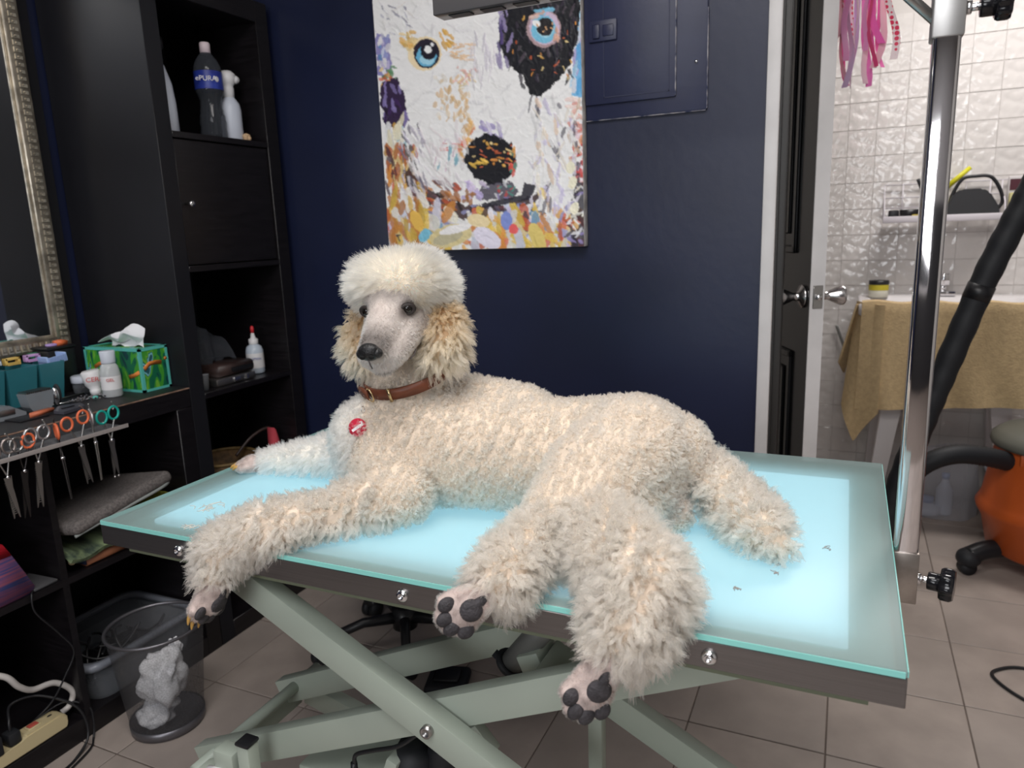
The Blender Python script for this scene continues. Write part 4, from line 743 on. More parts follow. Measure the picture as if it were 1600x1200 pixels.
# steel apron
za, zb = .7165, .7475
for nm, lo, hi in (('front', (x0, y0, za), (x1, y0 + .004, zb)), ('back', (x0, y1 - .004, za), (x1, y1, zb)), ('l', (x0, y0 + .004, za), (x0 + .004, y1 - .004, zb)), ('r', (x1 - .004, y0 + .004, za), (x1, y1 - .004, zb))):
    bm = B(); box(bm, lo, hi, bev=.001, seg=1); ap = obj('apron', bm, steel, tb_)
    if nm == 'front':
        for x in (-.863, -.481, -.109, .045):
            if x > 0: continue
            bm = B(); lathe(bm, [(.0085, 0), (.0085, .0015), (.0075, .004), (.0045, .0058), (.0028, .0055), (.0026, .0035), (0, .0035)], (x, y0, .731), (0, -1, 0), seg=16); obj('bolt', bm, chrome, ap)
bm = B(); box(bm, (x0 + .03, y0 + .02, .700), (x1 - .03, y1 - .02, .7165)); obj('underframe', bm, mat('olive_underside', (.16, .18, .12), rough=.6), tb_)
def beam(bm, p0, p1, h, t, bev=.0016):
    """rectangular tube between p0,p1; height h in the X-Z plane, thickness t along Y"""
    p0, p1 = Vector(p0), Vector(p1); d = (p1 - p0); L_ = d.length; a = math.atan2(d.z, d.x)
    R = Matrix.Rotation(-a, 3, 'Y'); m = (p0 + p1) / 2
    for v in box(bm, (-L_ / 2, -t / 2, -h / 2), (L_ / 2, t / 2, h / 2), bev=bev): v.co = R @ v.co + m
def zA(x): return .517 - .520 * (x + .478)
def zB(x): return .520 + .448 * (x + .478)
for k, y in enumerate((.745, 1.005)):
    s = 1 if k == 0 else -1
    bm = B(); beam(bm, (-.86, y, zA(-.86)), (.10, y, zA(.10)), .045, .028); arm = obj('scissor_arm', bm, sage, tb_)
    bm = B(); beam(bm, (-.965, y + .031 * s, zB(-.965)), (-.04, y + .031 * s, zB(-.04)), .047, .026); arm2 = obj('scissor_arm', bm, sage, tb_)
    bm = B(); lathe(bm, [(.0085, -.03), (.0085, .0), (.0085, .009), (.005, .009), (.0045, .005), (0, .005)], (-.478, y - .014, .520), (0, -1, 0), seg=16); obj('pivot_bolt', bm, darksteel, arm)
    bm = B(); lathe(bm, [(.013, 0), (.013, .012), (.007, .014), (0, .014)], (-.80, y - .016, .685), (0, -1, 0), seg=16); obj('slide_roller', bm, rubber, arm)
    # lower pair of arms and base rails on the floor (second stage of the lift)
    bm = B(); beam(bm, (-.93, y, .29), (.05, y, .045), .045, .026); obj('scissor_arm', bm, sage, tb_)
    bm = B(); beam(bm, (-.93, y + .03 * s, .045), (.08, y + .03 * s, .25), .045, .026); obj('scissor_arm', bm, sage, tb_)
    bm = B(); box(bm, (-1.0, y - .025, 0), (.12, y + .025, .03), bev=.003); obj('base_rail', bm, sage, tb_)
    bm = B(); box(bm, (-.10, y - .02, .235), (.14, y + .02, .285), bev=.003); obj('mid_rail', bm, sage, tb_)
bm = B(); cyl(bm, (-.925, .72, .326), (-.925, 1.03, .326), .0105); obj('cross_tube', bm, sage, tb_)
bm = B(); box(bm, (-.965, .76, .262), (-.945, 1.0, .300), bev=.003); obj('cross_bar', bm, sage, tb_)
bm = B(); box(bm, (-.808, .705, .03), (-.785, .728, .418), bev=.002); po = obj('post', bm, sage, tb_)
bm = B(); box(bm, (-.8095, .7035, .418), (-.7835, .7295, .424), bev=.002); obj('end_cap', bm, blackpl, po, label='black plastic end cap')
bm = B(); box(bm, (-.866, .708, .345), (-.824, .740, .392), bev=.006); box(bm, (-.90, .70, .315), (-.862, .735, .352), bev=.006); obj('roller_block', bm, sage, tb_)
bm = B(); cyl(bm, (-.875, .706, .352), (-.845, .706, .356), .0095); obj('roller', bm, whitepl, tb_, label='white roller')
bm = B(); box(bm, (-.335, .965, .03), (-.312, .988, .45), bev=.002); obj('post', bm, sage, tb_)
bm = B(); box(bm, (-.78, .80, .285), (-.58, .95, .322), bev=.003); box(bm, (-.62, .80, .29), (-.60, .95, .385), bev=.003, rot=Matrix.Rotation(.35, 3, 'Y')); obj('motor_plate', bm, sage, tb_)
bm = B(); beam(bm, (-.60, .865, .30), (-.46, .865, .42), .05, .02); obj('actuator_bracket', bm, sage, tb_)
bm = B(); tube(bm, [(-.60, .84, .30), (-.585, .84, .345), (-.575, .84, .385)], .036, 20, radii=[.032, .036, .028]); tube(bm, [(-.55, .86, .33), (-.53, .86, .38), (-.52, .86, .405)], .03, 20, radii=[.026, .030, .022]); obj('lift_motor', bm, rubber, tb_, label='black twin motor housing')
bm = B(); tube(bm, smooth_path([(-.655, .79, .365), (-.652, .79, .385), (-.62, .79, .402), (-.57, .79, .425), (-.535, .80, .452), (-.50, .82, .47)], 6), .0035, 8); lathe(bm, [(.006, 0), (.0055, .02)], (-.657, .79, .350), (0, 0, 1), seg=10); obj('motor_cable', bm, blackpl, tb_)
bm = B(); cyl(bm, (-.420, .87, .545), (-.335, .87, .655), .018, .018, 24); obj('actuator_rod', bm, mat('grey_rod', (.22, .22, .21), rough=.4, metal=.4), tb_)
bm = B(); torus(bm, (-.418, .87, .548), .021, .005, (.61, 0, .79), 24, 8); cyl(bm, (-.445, .87, .56), (-.425, .87, .545), .006); obj('rod_clamp', bm, rubber, tb_)
bm = B(); box(bm, (-.395, .845, .555), (-.360, .905, .585), bev=.003, rot=Matrix.Rotation(-.4, 3, 'Y')); box(bm, (-.365, .82, .548), (-.30, .90, .572), bev=.003, rot=Matrix.Rotation(.45, 3, 'Y')); obj('gusset', bm, sage, tb_)
bm = B(); box(bm, (-.80, .85, .288), (-.745, .90, .300), bev=.002); tag(obj('orange_card', bm, mat('pink_orange_card', (.45, .20, .14), rough=.5, col2=(.30, .22, .26), scale=30)), 'small pink and orange card lying on the lift base', 'card')
# hair clippings on the glass
hm = mat('hair_clipping', (.30, .27, .25), rough=.9)
hl = mat('pale_hair_clipping', (.62, .58, .52), rough=.9)
for lab, x, y, n_, s_, m_ in (('small dark hair tuft on glass, nearest the right lit edge', -.005, .955, 6, .006, hm), ('hair tuft on glass, upper of the close pair by the right side', -.062, .888, 6, .006, hm), ('hair tuft on glass, lower of the close pair by the right side', -.058, .860, 6, .006, hm),
        ('hair tuft on glass near the front right corner of light', -.098, .807, 7, .006, hm), ('faint hair tuft between hind paw fur and the tail tip', -.205, .862, 5, .005, hm), ('faint smear of clippings in front of the lone faint tuft', -.192, .826, 5, .006, hm),
        ('dark curved sliver of hair on the unlit front glass border', -.198, .742, 2, .007, hm), ('large pale hair tuft on the left corner of the lit glass', -.905, .795, 16, .020, hl), ('pinkish pale tuft on left glass border by the foreleg', -.865, .728, 10, .014, hl)):
    bm = B()
    for k in range(n_):
        a = random.random() * 6.28; c0 = Vector((x + random.gauss(0, s_ * .4), y + random.gauss(0, s_ * .4), zt + .0008)); d0 = Vector((math.cos(a), math.sin(a), 0)) * s_
        tube(bm, smooth_path([c0 - d0 * .5, c0 + Vector((-d0.y, d0.x, .8 * s_ * .1)) * .25, c0 + d0 * .5], 3), .0005, 5)
    tag(obj('hair_tuft', bm, m_, kind='stuff'), lab, 'hair', 'hair clippings on the table')
# grooming arm: post in a bracket, knob, sleeve, overhead bar
ga = thing('grooming_stand', 'tall chrome grooming arm post clamped to the right table side', 'arm', (.085, 1.0, .70))
bm = B(); box(bm, (.0722, .983, .683), (.1018, 1.019, .752), bev=.0015); obj('clamp_bracket', bm, mat('worn_steel', (.33, .29, .26), rough=.35, metal=.85, var=.2, scale=30), ga)
bm = B(); box(bm, (.0730, .985, .690), (.1005, 1.017, 1.50), bev=.005, seg=3); obj('chrome_post', bm, mat('scuffed_chrome', (.72, .70, .71), rough=.07, metal=1.0, bump=.10, bscale=14, stretch=(3, 3, .6)), ga)
for v in (): pass
bm = B(); box(bm, (.0705, .984, 1.358), (.1025, 1.019, 1.52), bev=.002); obj('upper_sleeve', bm, mat('satin_grey_steel', (.46, .45, .44), rough=.35, metal=.8, var=.1, scale=10), ga)
def lobed(bm, c, axis, r, h0, h1, nl=8):
    x, y, d = frame_of(axis); n_ = nl * 6
    rings = []
    for hh, s in ((h0, .9), (h0 + .003, 1), (h1 - .003, 1), (h1, .9)): rings.append([Vector(c) + d * hh + (x * math.cos(a) + y * math.sin(a)) * r * s * (1 + .07 * math.cos(nl * a)) for a in [2 * PI * k / n_ for k in range(n_)]])
    ring_loft(bm, rings)
for z, s in ((.713, 1.0), (1.388, .8)):
    c0 = Vector((.1005 if s == 1 else .1025, 1.0, z)); ax = Vector((1, -.25, 0)).normalized() if s == 1 else Vector((1, 0, 0))
    bm = B(); cyl(bm, c0 - ax * .002, c0 + ax * .022, .0042); cyl(bm, c0, c0 + ax * .006, .0075, seg=6); st_ = obj('threaded_stem', bm, chrome, ga)
    bm = B(); lathe(bm, [(.011, .014), (.0115, .016), (.0115, .034)], c0, ax); lobed(bm, c0, ax, .0205 * s, .028, .043); obj('lobed_knob', bm, mat('glossy_black_knob', (.008, .008, .010), rough=.15), st_, label='black lobed hand knob')
bm = B(); cyl(bm, (.082, 1.0, 1.372), (-.02, 1.0, 1.475), .0058); obj('brace_rod', bm, darksteel, ga)
bm = B(); box(bm, (-.555, .985, 1.470), (.12, 1.017, 1.500), bev=.0015); bar = obj('overhead_bar', bm, mat('grey_bar', (.26, .25, .25), rough=.3, metal=.8), ga)
bm = B()
for k in range(8): box(bm, (-.535 + k * .05, .993, 1.4688), (-.535 + k * .05 + .034, 1.009, 1.4705), bev=.0007, seg=1)
obj('slot', bm, blackpl, bar)

# ------------------------------------------------------------------ things on the floor behind the table
stl = thing('groomer_stool', 'rolling stool base with black casters glimpsed beneath the table', 'stool', (-1.05, 1.75, 0))
hub = Vector((-1.10, 1.60, .10))
bm = B(); cyl(bm, hub - Vector((0, 0, .03)), hub + Vector((0, 0, .03)), .035); cyl(bm, hub, hub + Vector((0, 0, .30)), .022); obj('column', bm, blackpl, stl)
bm = B(); lathe(bm, [(.02, 0), (.15, .01), (.165, .03), (.16, .06), (.13, .07), (0, .072)], hub + Vector((0, 0, .30))); obj('seat', bm, mat('black_vinyl', (.012, .012, .012), rough=.4), stl)
for k, cpos in enumerate(((-1.276, 1.448), (-1.021, 1.480), (-.905, 1.63), (-1.06, 1.80), (-1.30, 1.72))):
    cp = Vector((cpos[0], cpos[1], 0)); bm = B(); tube(bm, [hub, (hub + cp) / 2 + Vector((0, 0, .052)), cp + Vector((0, 0, .07))], .014, 8, radii=[.018, .014, .012]); sp = obj('spoke', bm, blackpl, stl)
    for dx in (-.014, .014):
        bm = B(); cyl(bm, cp + Vector((dx - .009, 0, .026)), cp + Vector((dx + .009, 0, .026)), .026); obj('caster_wheel', bm, rubber, sp)
    bm = B(); box(bm, cp + Vector((-.024, -.02, .034)), cp + Vector((.024, .02, .062)), bev=.012, seg=3); obj('caster_hood', bm, blackpl, sp)
fpd = thing('foot_pedal', 'black foot pedal lying on the tiles under the table', 'pedal', (-.88, 1.49, 0))
bm = B(); box(bm, (-.955, 1.43, 0), (-.845, 1.54, .028), bev=.012, seg=3, rot=rotz(.3)); obj('pedal_body', bm, rubber, fpd); bm = B(); box(bm, (-.935, 1.455, .026), (-.865, 1.515, .038), bev=.008, seg=2, rot=rotz(.3)); obj('rocker', bm, blackpl, fpd)

# ------------------------------------------------------------------ washroom
tub = thing('laundry_sink', 'white plastic laundry sink on splayed legs against the tiled wall', 'sink', (.36, 3.1, 0))
porc = mat('white_sink_plastic', (.66, .63, .63), rough=.35)
def rr2(z, x0, x1, y0, y1, r=.05):
    out = []
    for cx_, cy_, a0 in ((x1 - r, y1 - r, 0), (x0 + r, y1 - r, PI / 2), (x0 + r, y0 + r, PI), (x1 - r, y0 + r, 1.5 * PI)):
        for k in range(6): a = a0 + k * PI / 10; out.append(Vector((cx_ + r * math.cos(a), cy_ + r * math.sin(a), z)))
    return out
sx0, sx1, sy0, sy1 = .045, .66, 2.94, 3.39
bm = B(); ring_loft(bm, [rr2(.50, sx0 + .08, sx1 - .08, sy0 + .05, sy1 - .03), rr2(.79, sx0 + .03, sx1 - .03, sy0 + .03, sy1), rr2(.815, sx0, sx1, sy0, sy1), rr2(.848, sx0, sx1, sy0, sy1), rr2(.853, sx0 + .006, sx1 - .006, sy0 + .006, sy1 - .006), rr2(.845, sx0 + .035, sx1 - .035, sy0 + .035, sy1 - .09), rr2(.56, sx0 + .09, sx1 - .09, sy0 + .08, sy1 - .12)]); obj('basin', bm, porc, tub)
for (px, py, dx, dy) in ((.185, 3.0, -.065, -.03), (.52, 3.07, .06, .0), (.16, 3.34, -.03, .02), (.55, 3.34, .03, .02)):
    bm = B(); ring_loft(bm, [[Vector((px + dx * (1 if z == 0 else 0) + a * w2, py + dy * (1 if z == 0 else 0) + b * w2, z)) for a, b in ((-1, -1), (1, -1), (1, 1), (-1, 1))] for z, w2 in ((0, .022), (.56, .034))]); obj('leg', bm, porc, tub, smooth=False)
fc = thing('chrome_faucet', 'chrome sink faucet with faceted handle behind the post', 'faucet', (.33, 3.34, .853))
bm = B(); box(bm, (.27, 3.32, .850), (.39, 3.365, .870), bev=.006); cyl(bm, (.345, 3.34, .87), (.345, 3.34, .895), .014); obj('faucet_body', bm, chrome, fc)
bm = B(); lobed(bm, (.345, 3.34, .892), (0, 0, 1), .024, 0, .045, 6); obj('handle', bm, chrome, fc); bm = B(); tube(bm, smooth_path([(.30, 3.33, .87), (.30, 3.30, .91), (.30, 3.22, .905), (.30, 3.21, .885)], 5), .009, 10); obj('spout', bm, chrome, fc)
jy = thing('cream_tub', 'small jar with black lid and yellow label on sink corner', 'jar', (.118, 3.30, .853))
bm = B(); lathe(bm, [(.034, 0), (.036, .003), (.036, .05)], (.118, 3.30, .849), seg=24); obj('jar_body', bm, mat('yellow_white_jar', (.60, .58, .48), rough=.4), jy); bm = B(); lathe(bm, [(.0366, .028), (.0366, .050)], (.118, 3.30, .849), seg=24, cap=False); obj('label', bm, mat('yellow_label', (.50, .42, .03), rough=.5), jy); bm = B(); lathe(bm, [(.037, .05), (.037, .066), (0, .067)], (.118, 3.30, .849), seg=24); obj('lid', bm, blackpl, jy)
# towel draped over the front rim
twm = mat('beige_terry_towel', (.50, .365, .20), rough=.95, var=.08, scale=70, bump=.7, bscale=160)
tw = thing('towel', 'beige terry towel hanging over the front of laundry sink', 'towel', (.34, 2.93, .5))
def ft(u, v):
    x = .055 + .555 * u; zb_ = .470 + .045 * u; top = .862 + .004 * math.sin(u * 20)
    if v < .12: t = v / .12; return Vector((x, 2.985 - .06 * t, top - .006 * math.sin(PI * t) + .004))
    t = (v - .12) / .88; fl = .007 * math.sin(u * 26 + 1.5 * math.sin(3 * t)) * t + .010 * math.sin(u * 9 + 2) * t
    return Vector((x + .03 * t * (u - .15), 2.922 - .010 * t + fl, top - (top - zb_) * t))
bm = B(); grid(bm, ft, 50, 26); thicken(bm, .007); obj('towel_cloth', bm, twm, tw, angle=60)
bm = B()
def ft2(u, v):
    x = .045 + .085 * u - .035 * v * (1 - u) ; low = .470 - .13 * (1 - abs(2 * u - 1.05)) * 1.0
    z = .858 - (.858 - low) * v; return Vector((x - .02 * math.sin(PI * u) * v, 2.913 + .13 * (1 - u) ** 2 * (1 - v * .6) - .012 * math.sin(u * 7) * v, z))
grid(bm, ft2, 12, 20); thicken(bm, .007); obj('towel_corner', bm, twm, tw, angle=60)
bm = B()
def ft3(u, v): return Vector((.035 + .02 * u - .05 * v, 3.00 + .06 * u, .85 - (.22 + .05 * u) * v))
grid(bm, ft3, 6, 12); thicken(bm, .007); obj('towel_side', bm, twm, tw, angle=60)
# wire rack with bag and bits
wr = thing('wire_rack', 'white wire shelf rack on the tiled wall above sink', 'rack', (.33, 3.36, 1.16))
wm_ = mat('white_wire', (.66, .62, .66), rough=.4)
def wire(pts, r=.0025, m_=wm_, nm='wire', sm=True):
    bm = B(); tube(bm, smooth_path(pts, 5) if sm else pts, r, 6); return obj(nm, bm, m_, wr)
bm = B(); box(bm, (.118, 3.27, 1.143), (.515, 3.385, 1.153), bev=.003); obj('tray', bm, wm_, wr)
bm = B(); box(bm, (.115, 3.262, 1.138), (.518, 3.270, 1.163), bev=.003); obj('front_edge', bm, wm_, wr)
for z, a, b in ((1.285, .118, .56), (1.235, .118, .52), (1.195, .118, .52)): wire([(a, 3.385, z), (b, 3.385, z)], sm=False)
for x in (.12, .185, .25, .32, .40, .48, .518): wire([(x, 3.385, 1.15), (x, 3.385, 1.285)], sm=False)
for x in (.119, .516): wire([(x, 3.265, 1.16), (x, 3.29, 1.21), (x, 3.385, 1.25)])
hb = thing('black_carrier', 'dark grey moulded case with black loop handle on wire rack', 'case', (.42, 3.32, 1.155))
bm = B(); prism(bm, [(-.095, 0), (.09, 0), (.088, .03), (.055, .085), (.03, .10), (-.035, .10), (-.062, .085), (-.09, .03)], 3.275, 3.345, lambda u, v, d: Vector((.412 + u, d, 1.154 + v))); bmesh.ops.bevel(bm, geom=bm.edges[:], offset=.008, segments=2, affect='EDGES'); obj('case_body', bm, mat('charcoal_plastic', (.03, .03, .033), rough=.55), hb)
bm = B(); tube(bm, smooth_path([(.335, 3.31, 1.185), (.352, 3.31, 1.245), (.378, 3.31, 1.292), (.42, 3.31, 1.300), (.468, 3.31, 1.295), (.500, 3.31, 1.25), (.512, 3.31, 1.205), (.498, 3.31, 1.178)], 6), .0065, 10); obj('handle', bm, blackpl, hb)
yb = thing('yellow_brush', 'bright yellow plastic handle propped behind the dark case', 'brush', (.38, 3.36, 1.25)); bm = B(); cyl(bm, (.325, 3.352, 1.26), (.405, 3.352, 1.335), .011, .008, 12); obj('brush_handle', bm, mat('yellow_plastic', (.62, .58, .02), rough=.35), yb); bm = B(); box(bm, (.30, 3.345, 1.16), (.335, 3.362, 1.262), bev=.004); obj('brush_head', bm, MATS['yellow_plastic'], yb)
bm = B(); box(bm, (.135, 3.29, 1.1535), (.172, 3.33, 1.187), bev=.005); bk2 = obj('black_tin', bm, blackpl); tag(bk2, 'black square tin at the left end of the wire rack', 'tin')
bm = B(); prism(bm, [(0, 0), (.052, 0), (.068, .034), (-.004, .034)], 3.29, 3.335, lambda u, v, d: Vector((.178 + u, d, 1.1535 + v))); tag(obj('black_dish', bm, blackpl), 'black tapered dish next to the tin on the wire rack', 'dish')
bm = B(); box(bm, (.215, 3.272, 1.1535), (.262, 3.288, 1.168), bev=.003); tag(obj('yellow_sponge', bm, mat('dull_yellow_sponge', (.45, .36, .08), rough=.9)), 'thin yellow sponge in front of the black dish', 'sponge')
bm = B(); cyl(bm, (.255, 3.37, 1.24), (.232, 3.335, 1.30), .003, .007, 8); tag(obj('black_brush', bm, blackpl), 'black pointed tool sticking up beside the chrome post', 'tool')
sg = thing('soap_pouch', 'printed refill pouch hanging right of the dark case', 'pouch', (.56, 3.38, 1.24)); bm = B(); box(bm, (.535, 3.372, 1.185), (.600, 3.392, 1.295), bev=.005); obj('pouch_body', bm, mat('pale_pouch', (.55, .52, .52), rough=.5), sg); bm = B(); box(bm, (.540, 3.3705, 1.245), (.575, 3.3725, 1.285)); obj('dark_label', bm, mat('maroon_label', (.08, .02, .03), rough=.5), sg)
bm = B(); box(bm, (.538, 3.345, 1.168), (.558, 3.368, 1.235), bev=.004); tag(obj('yellow_bottle', bm, mat('faded_yellow', (.52, .48, .22), rough=.4)), 'slim faded yellow bottle between case and hanging pouch', 'bottle')
# shower hose wire
bm = B(); tube(bm, smooth_path([(.535, 3.36, 1.16), (.50, 3.34, 1.02), (.475, 3.33, .92), (.465, 3.33, .86)], 6), .004, 8); tag(obj('shower_cable', bm, darksteel), 'thin grey cable dropping from the rack to the sink', 'cable')
# cord loop under the sink left
bm = B(); tube(bm, smooth_path([(-.03, 3.385, .72), (.00, 3.38, .64), (.03, 3.37, .57), (.07, 3.36, .545), (.10, 3.36, .56), (.06, 3.37, .60), (.02, 3.38, .66)], 6), .0055, 8); tag(obj('looped_cable', bm, MATS['grey_rod']), 'grey looped cord on the tiled wall beside the towel', 'cord')
# ribbons
rb = thing('ribbon_bunch', 'bunch of pink printed ribbons hanging at the top of doorway', 'ribbons', (-.01, 2.25, 1.85))
bm = B(); cyl(bm, (-.085, 2.25, 1.93), (.10, 2.25, 1.93), .006); obj('hanging_rod', bm, darksteel, rb)
rc = [(.80, .12, .42), (.80, .30, .55), (.72, .50, .74), (.82, .45, .55), (.75, .06, .20), (.85, .62, .68), (.80, .20, .50)]
rm_ = [mat('ribbon_satin_%s' % q, c, rough=.35, sheen=.3) if True else None for q, c in zip(('rose', 'pink', 'lilac', 'salmon', 'crimson', 'blush', 'fuchsia'), rc)]
dots = mat('dotted_ribbon', (.75, .03, .10), rough=.5)
nt = dots.node_tree; vo = nt.nodes.new('ShaderNodeTexVoronoi'); vo.inputs['Scale'].default_value = 75; vo.inputs['Randomness'].default_value = 0; cr2 = nt.nodes.new('ShaderNodeValToRGB'); cr2.color_ramp.elements[0].position = .42; cr2.color_ramp.elements[0].color = (.72, .03, .10, 1); cr2.color_ramp.elements[1].position = .46; cr2.color_ramp.elements[1].color = (.85, .70, .72, 1)
nt.links.new(nt.nodes['Texture Coordinate'].outputs['Object'], vo.inputs['Vector']); nt.links.new(vo.outputs['Distance'], cr2.inputs[0]); nt.links.new(cr2.outputs[0], nt.nodes['Principled BSDF'].inputs['Base Color'])
rs = random.Random(21)
for k in range(22):
    xt = -.072 + .118 * (k % 11) / 10 + rs.uniform(-.008, .008); yb_ = 2.25 + rs.uniform(-.02, .02); end = 1.50 + abs(rs.gauss(0, .06)) + (.03 if xt > .02 else 0); sw = rs.uniform(-.022, .022); w2 = rs.uniform(.006, .010)
    if k in (0, 1): end = 1.475
    if k == 9: sw = .055; end = 1.56
    tw_ = rs.uniform(-2, 2); ph = rs.uniform(0, 6)
    bm = B(); N_ = 18
    V = []
    for i in range(N_ + 1):
        t = i / N_; z = 1.93 - (1.93 - end) * t; c0 = Vector((xt + sw * t * t + .004 * math.sin(ph + 6 * t) + .016 * max(0, t - .6) * 2.5 * math.sin(ph * 2 + 9 * t), yb_ + .008 * math.cos(ph + 5 * t), z)); a = ph * .3 + tw_ * t; dv = Vector((math.cos(a), math.sin(a), 0)) * w2; V.append((bm.verts.new(c0 - dv), bm.verts.new(c0 + dv)))
    for i in range(N_): bm.faces.new((V[i][0], V[i][1], V[i + 1][1], V[i + 1][0]))
    thicken(bm, .0006); obj('ribbon', bm, dots if k in (0, 1, 4, 9, 13) else rm_[k % 7], rb)

# ------------------------------------------------------------------ vacuum and hose
vc = thing('shop_vacuum', 'orange drum shop vacuum with grey lid and black casters', 'vacuum cleaner', (.66, 2.78, 0))
orm = mat('orange_drum', (.46, .085, .015), rough=.42, var=.1, scale=4)
vc0 = Vector((.66, 2.765, 0))
bm = B(); lathe(bm, [(.155, .055), (.185, .075), (.205, .17), (.222, .20), (.226, .215), (.216, .235), (.210, .25), (.185, .415), (.185, .43)], vc0, seg=48); dr_ = obj('drum', bm, orm, vc)
bm = B(); lathe(bm, [(.196, .425), (.200, .435), (.196, .455), (.17, .475), (.10, .490), (0, .492)], vc0, seg=48); obj('lid', bm, mat('grey_green_lid', (.12, .12, .10), rough=.5), vc)
bm = B(); lathe(bm, [(.11, .48), (.115, .50), (.10, .56), (.05, .59), (0, .592)], vc0 + Vector((.03, .02, 0)), seg=36); obj('motor_head', bm, blackpl, vc)
bm = B(); box(bm, (.553, 2.615, .34), (.610, 2.652, .452), bev=.008); obj('latch', bm, blackpl, vc); bm = B(); box(bm, (.522, 2.628, .385), (.546, 2.66, .425), bev=.005); obj('lug', bm, orm, vc)
for a in (200, 290, 20, 110):
    q = math.radians(a + 5); d_ = Vector((math.cos(q), math.sin(q), 0))
    bm = B(); tube(bm, smooth_path([vc0 + d_ * .15 + Vector((0, 0, .085)), vc0 + d_ * .22 + Vector((0, 0, .08)), vc0 + d_ * .27 + Vector((0, 0, .062))], 4), .03, 12, radii=None); ft_ = obj('caster_arm', bm, blackpl, vc)
    bm = B(); ball(bm, vc0 + d_ * .272 + Vector((0, 0, .056)), .038, (1, 1, .85)); obj('caster_hood', bm, rubber, ft_)
    bm = B(); sd = Vector((-d_.y, d_.x, 0)); cyl(bm, vc0 + d_ * .275 - sd * .018 + Vector((0, 0, .024)), vc0 + d_ * .275 + sd * .018 + Vector((0, 0, .024)), .024); obj('caster_wheel', bm, rubber, ft_)
def corrugated(name, pts, r, lab, cat, n_=14, parent=None):
    P = smooth_path(pts, n_); rad = [r * (1 + (.05 if i % 2 else -.03)) for i in range(len(P))]; bm = B(); tube(bm, P, r, 14, radii=rad); o = obj(name, bm, rubber, parent, angle=70)
    if not parent: tag(o, lab, cat)
    return o
corrugated('vacuum_hose', [(.505, 2.68, .385), (.42, 2.62, .415), (.34, 2.58, .425), (.27, 2.56, .40), (.215, 2.56, .34), (.19, 2.57, .26), (.18, 2.60, .15), (.17, 2.66, .045)], .030, '', '', parent=vc)
dh = thing('dryer_hose', 'thick black dryer hose sweeping diagonally behind the chrome post', 'hose', (.3, 2.4, .1))
bm = B(); P = smooth_path([(.60, 2.4, 1.95), (.59, 2.4, 1.68), (.53, 2.4, 1.46), (.47, 2.4, 1.31), (.42, 2.4, 1.183), (.349, 2.4, .99), (.276, 2.4, .742), (.222, 2.4, .55), (.175, 2.4, .36), (.150, 2.4, .22), (.145, 2.40, .10), (.09, 2.41, .04), (-.08, 2.42, .036)], 12); tube(bm, P, .033, 18, radii=[.034 + (.001 if (i // 2) % 2 else -.0008) for i in range(len(P))]); hs = obj('hose_body', bm, rubber, dh)
bm = B(); a_, b_2 = P[62], P[66]; cyl(bm, P[61], P[63], .0358); obj('hose_cuff', bm, blackpl, dh)
# bag of bottles on the washroom floor
pb = thing('clear_bag', 'clear plastic bag holding white bottles on the washroom floor', 'bag', (.38, 3.2, 0))
bm = B()
def fb(u, v):
    a = 2 * PI * u; rr3 = 1 + .06 * math.sin(5 * a) + .05 * math.sin(3 * a + 4 * v); return Vector((.385 + .125 * rr3 * math.cos(a) * (1 - .1 * v), 3.20 + .085 * rr3 * math.sin(a) * (1 - .5 * v), .002 + .27 * v + .012 * math.sin(2 * a) * v))
grid(bm, fb, 40, 12); obj('bag_film', bm, clear_mat('thin_bag_film', (.62, .62, .66), see=.72, rough=.25), pb, angle=80)
for lab, x, y, h_, r_ in (('white round bottle lying low inside the clear bag', .335, 3.18, .05, .055), ('upright white bottle in the middle of clear bag', .395, 3.185, .15, .030)):
    bm = B(); lathe(bm, [(r_ * .9, .004), (r_, .012), (r_, h_ * .7), (r_ * .45, h_ * .9), (r_ * .4, h_)], (x, y, 0)); t_ = thing('white_bottle', lab, 'bottle', (x, y, 0)); obj('bottle_body', bm, milky, t_); bm = B(); lathe(bm, [(r_ * .45, h_), (r_ * .45, h_ + .02), (0, h_ + .021)], (x, y, 0)); obj('cap', bm, mat('pale_blue_cap', (.30, .38, .60), rough=.4), t_)
crt = thing('storage_crate', 'grey translucent crate standing behind the orange vacuum', 'crate', (.55, 3.2, 0))
bm = B(); ring_loft(bm, [rr2(.0, .54, .80, 3.10, 3.30, .03), rr2(.20, .53, .82, 3.09, 3.32, .03), rr2(.20, .535, .815, 3.095, 3.315, .03), rr2(.004, .545, .795, 3.105, 3.295, .03)], True, False); obj('crate_body', bm, clear_mat('grey_crate', (.40, .37, .36), see=.4, rough=.3), crt)
bm = B(); ring_loft(bm, [rr2(.195, .523, .83, 3.08, 3.33, .03), rr2(.21, .523, .83, 3.08, 3.33, .03), rr2(.21, .54, .81, 3.10, 3.31, .03), rr2(.195, .54, .81, 3.10, 3.31, .03)], closed=True); obj('crate_rim', bm, milky, crt)
bm = B(); box(bm, (.25, 3.375, .43), (.42, 3.398, .452), bev=.002); tag(obj('drain_bar', bm, rubber), 'thin black bar on wall below the hanging towel', 'bar')
bm = B(); tube(bm, smooth_path([(.62, 2.02, .004), (.54, 2.08, .004), (.46, 2.09, .004), (.405, 2.055, .004), (.395, 2.02, .004), (.43, 1.96, .004), (.50, 1.90, .004), (.60, 1.84, .004), (.75, 1.78, .004)], 8), .0042, 8); tag(obj('black_cable', bm, blackpl), 'black cable bent in a loop on the right floor tiles', 'cable')
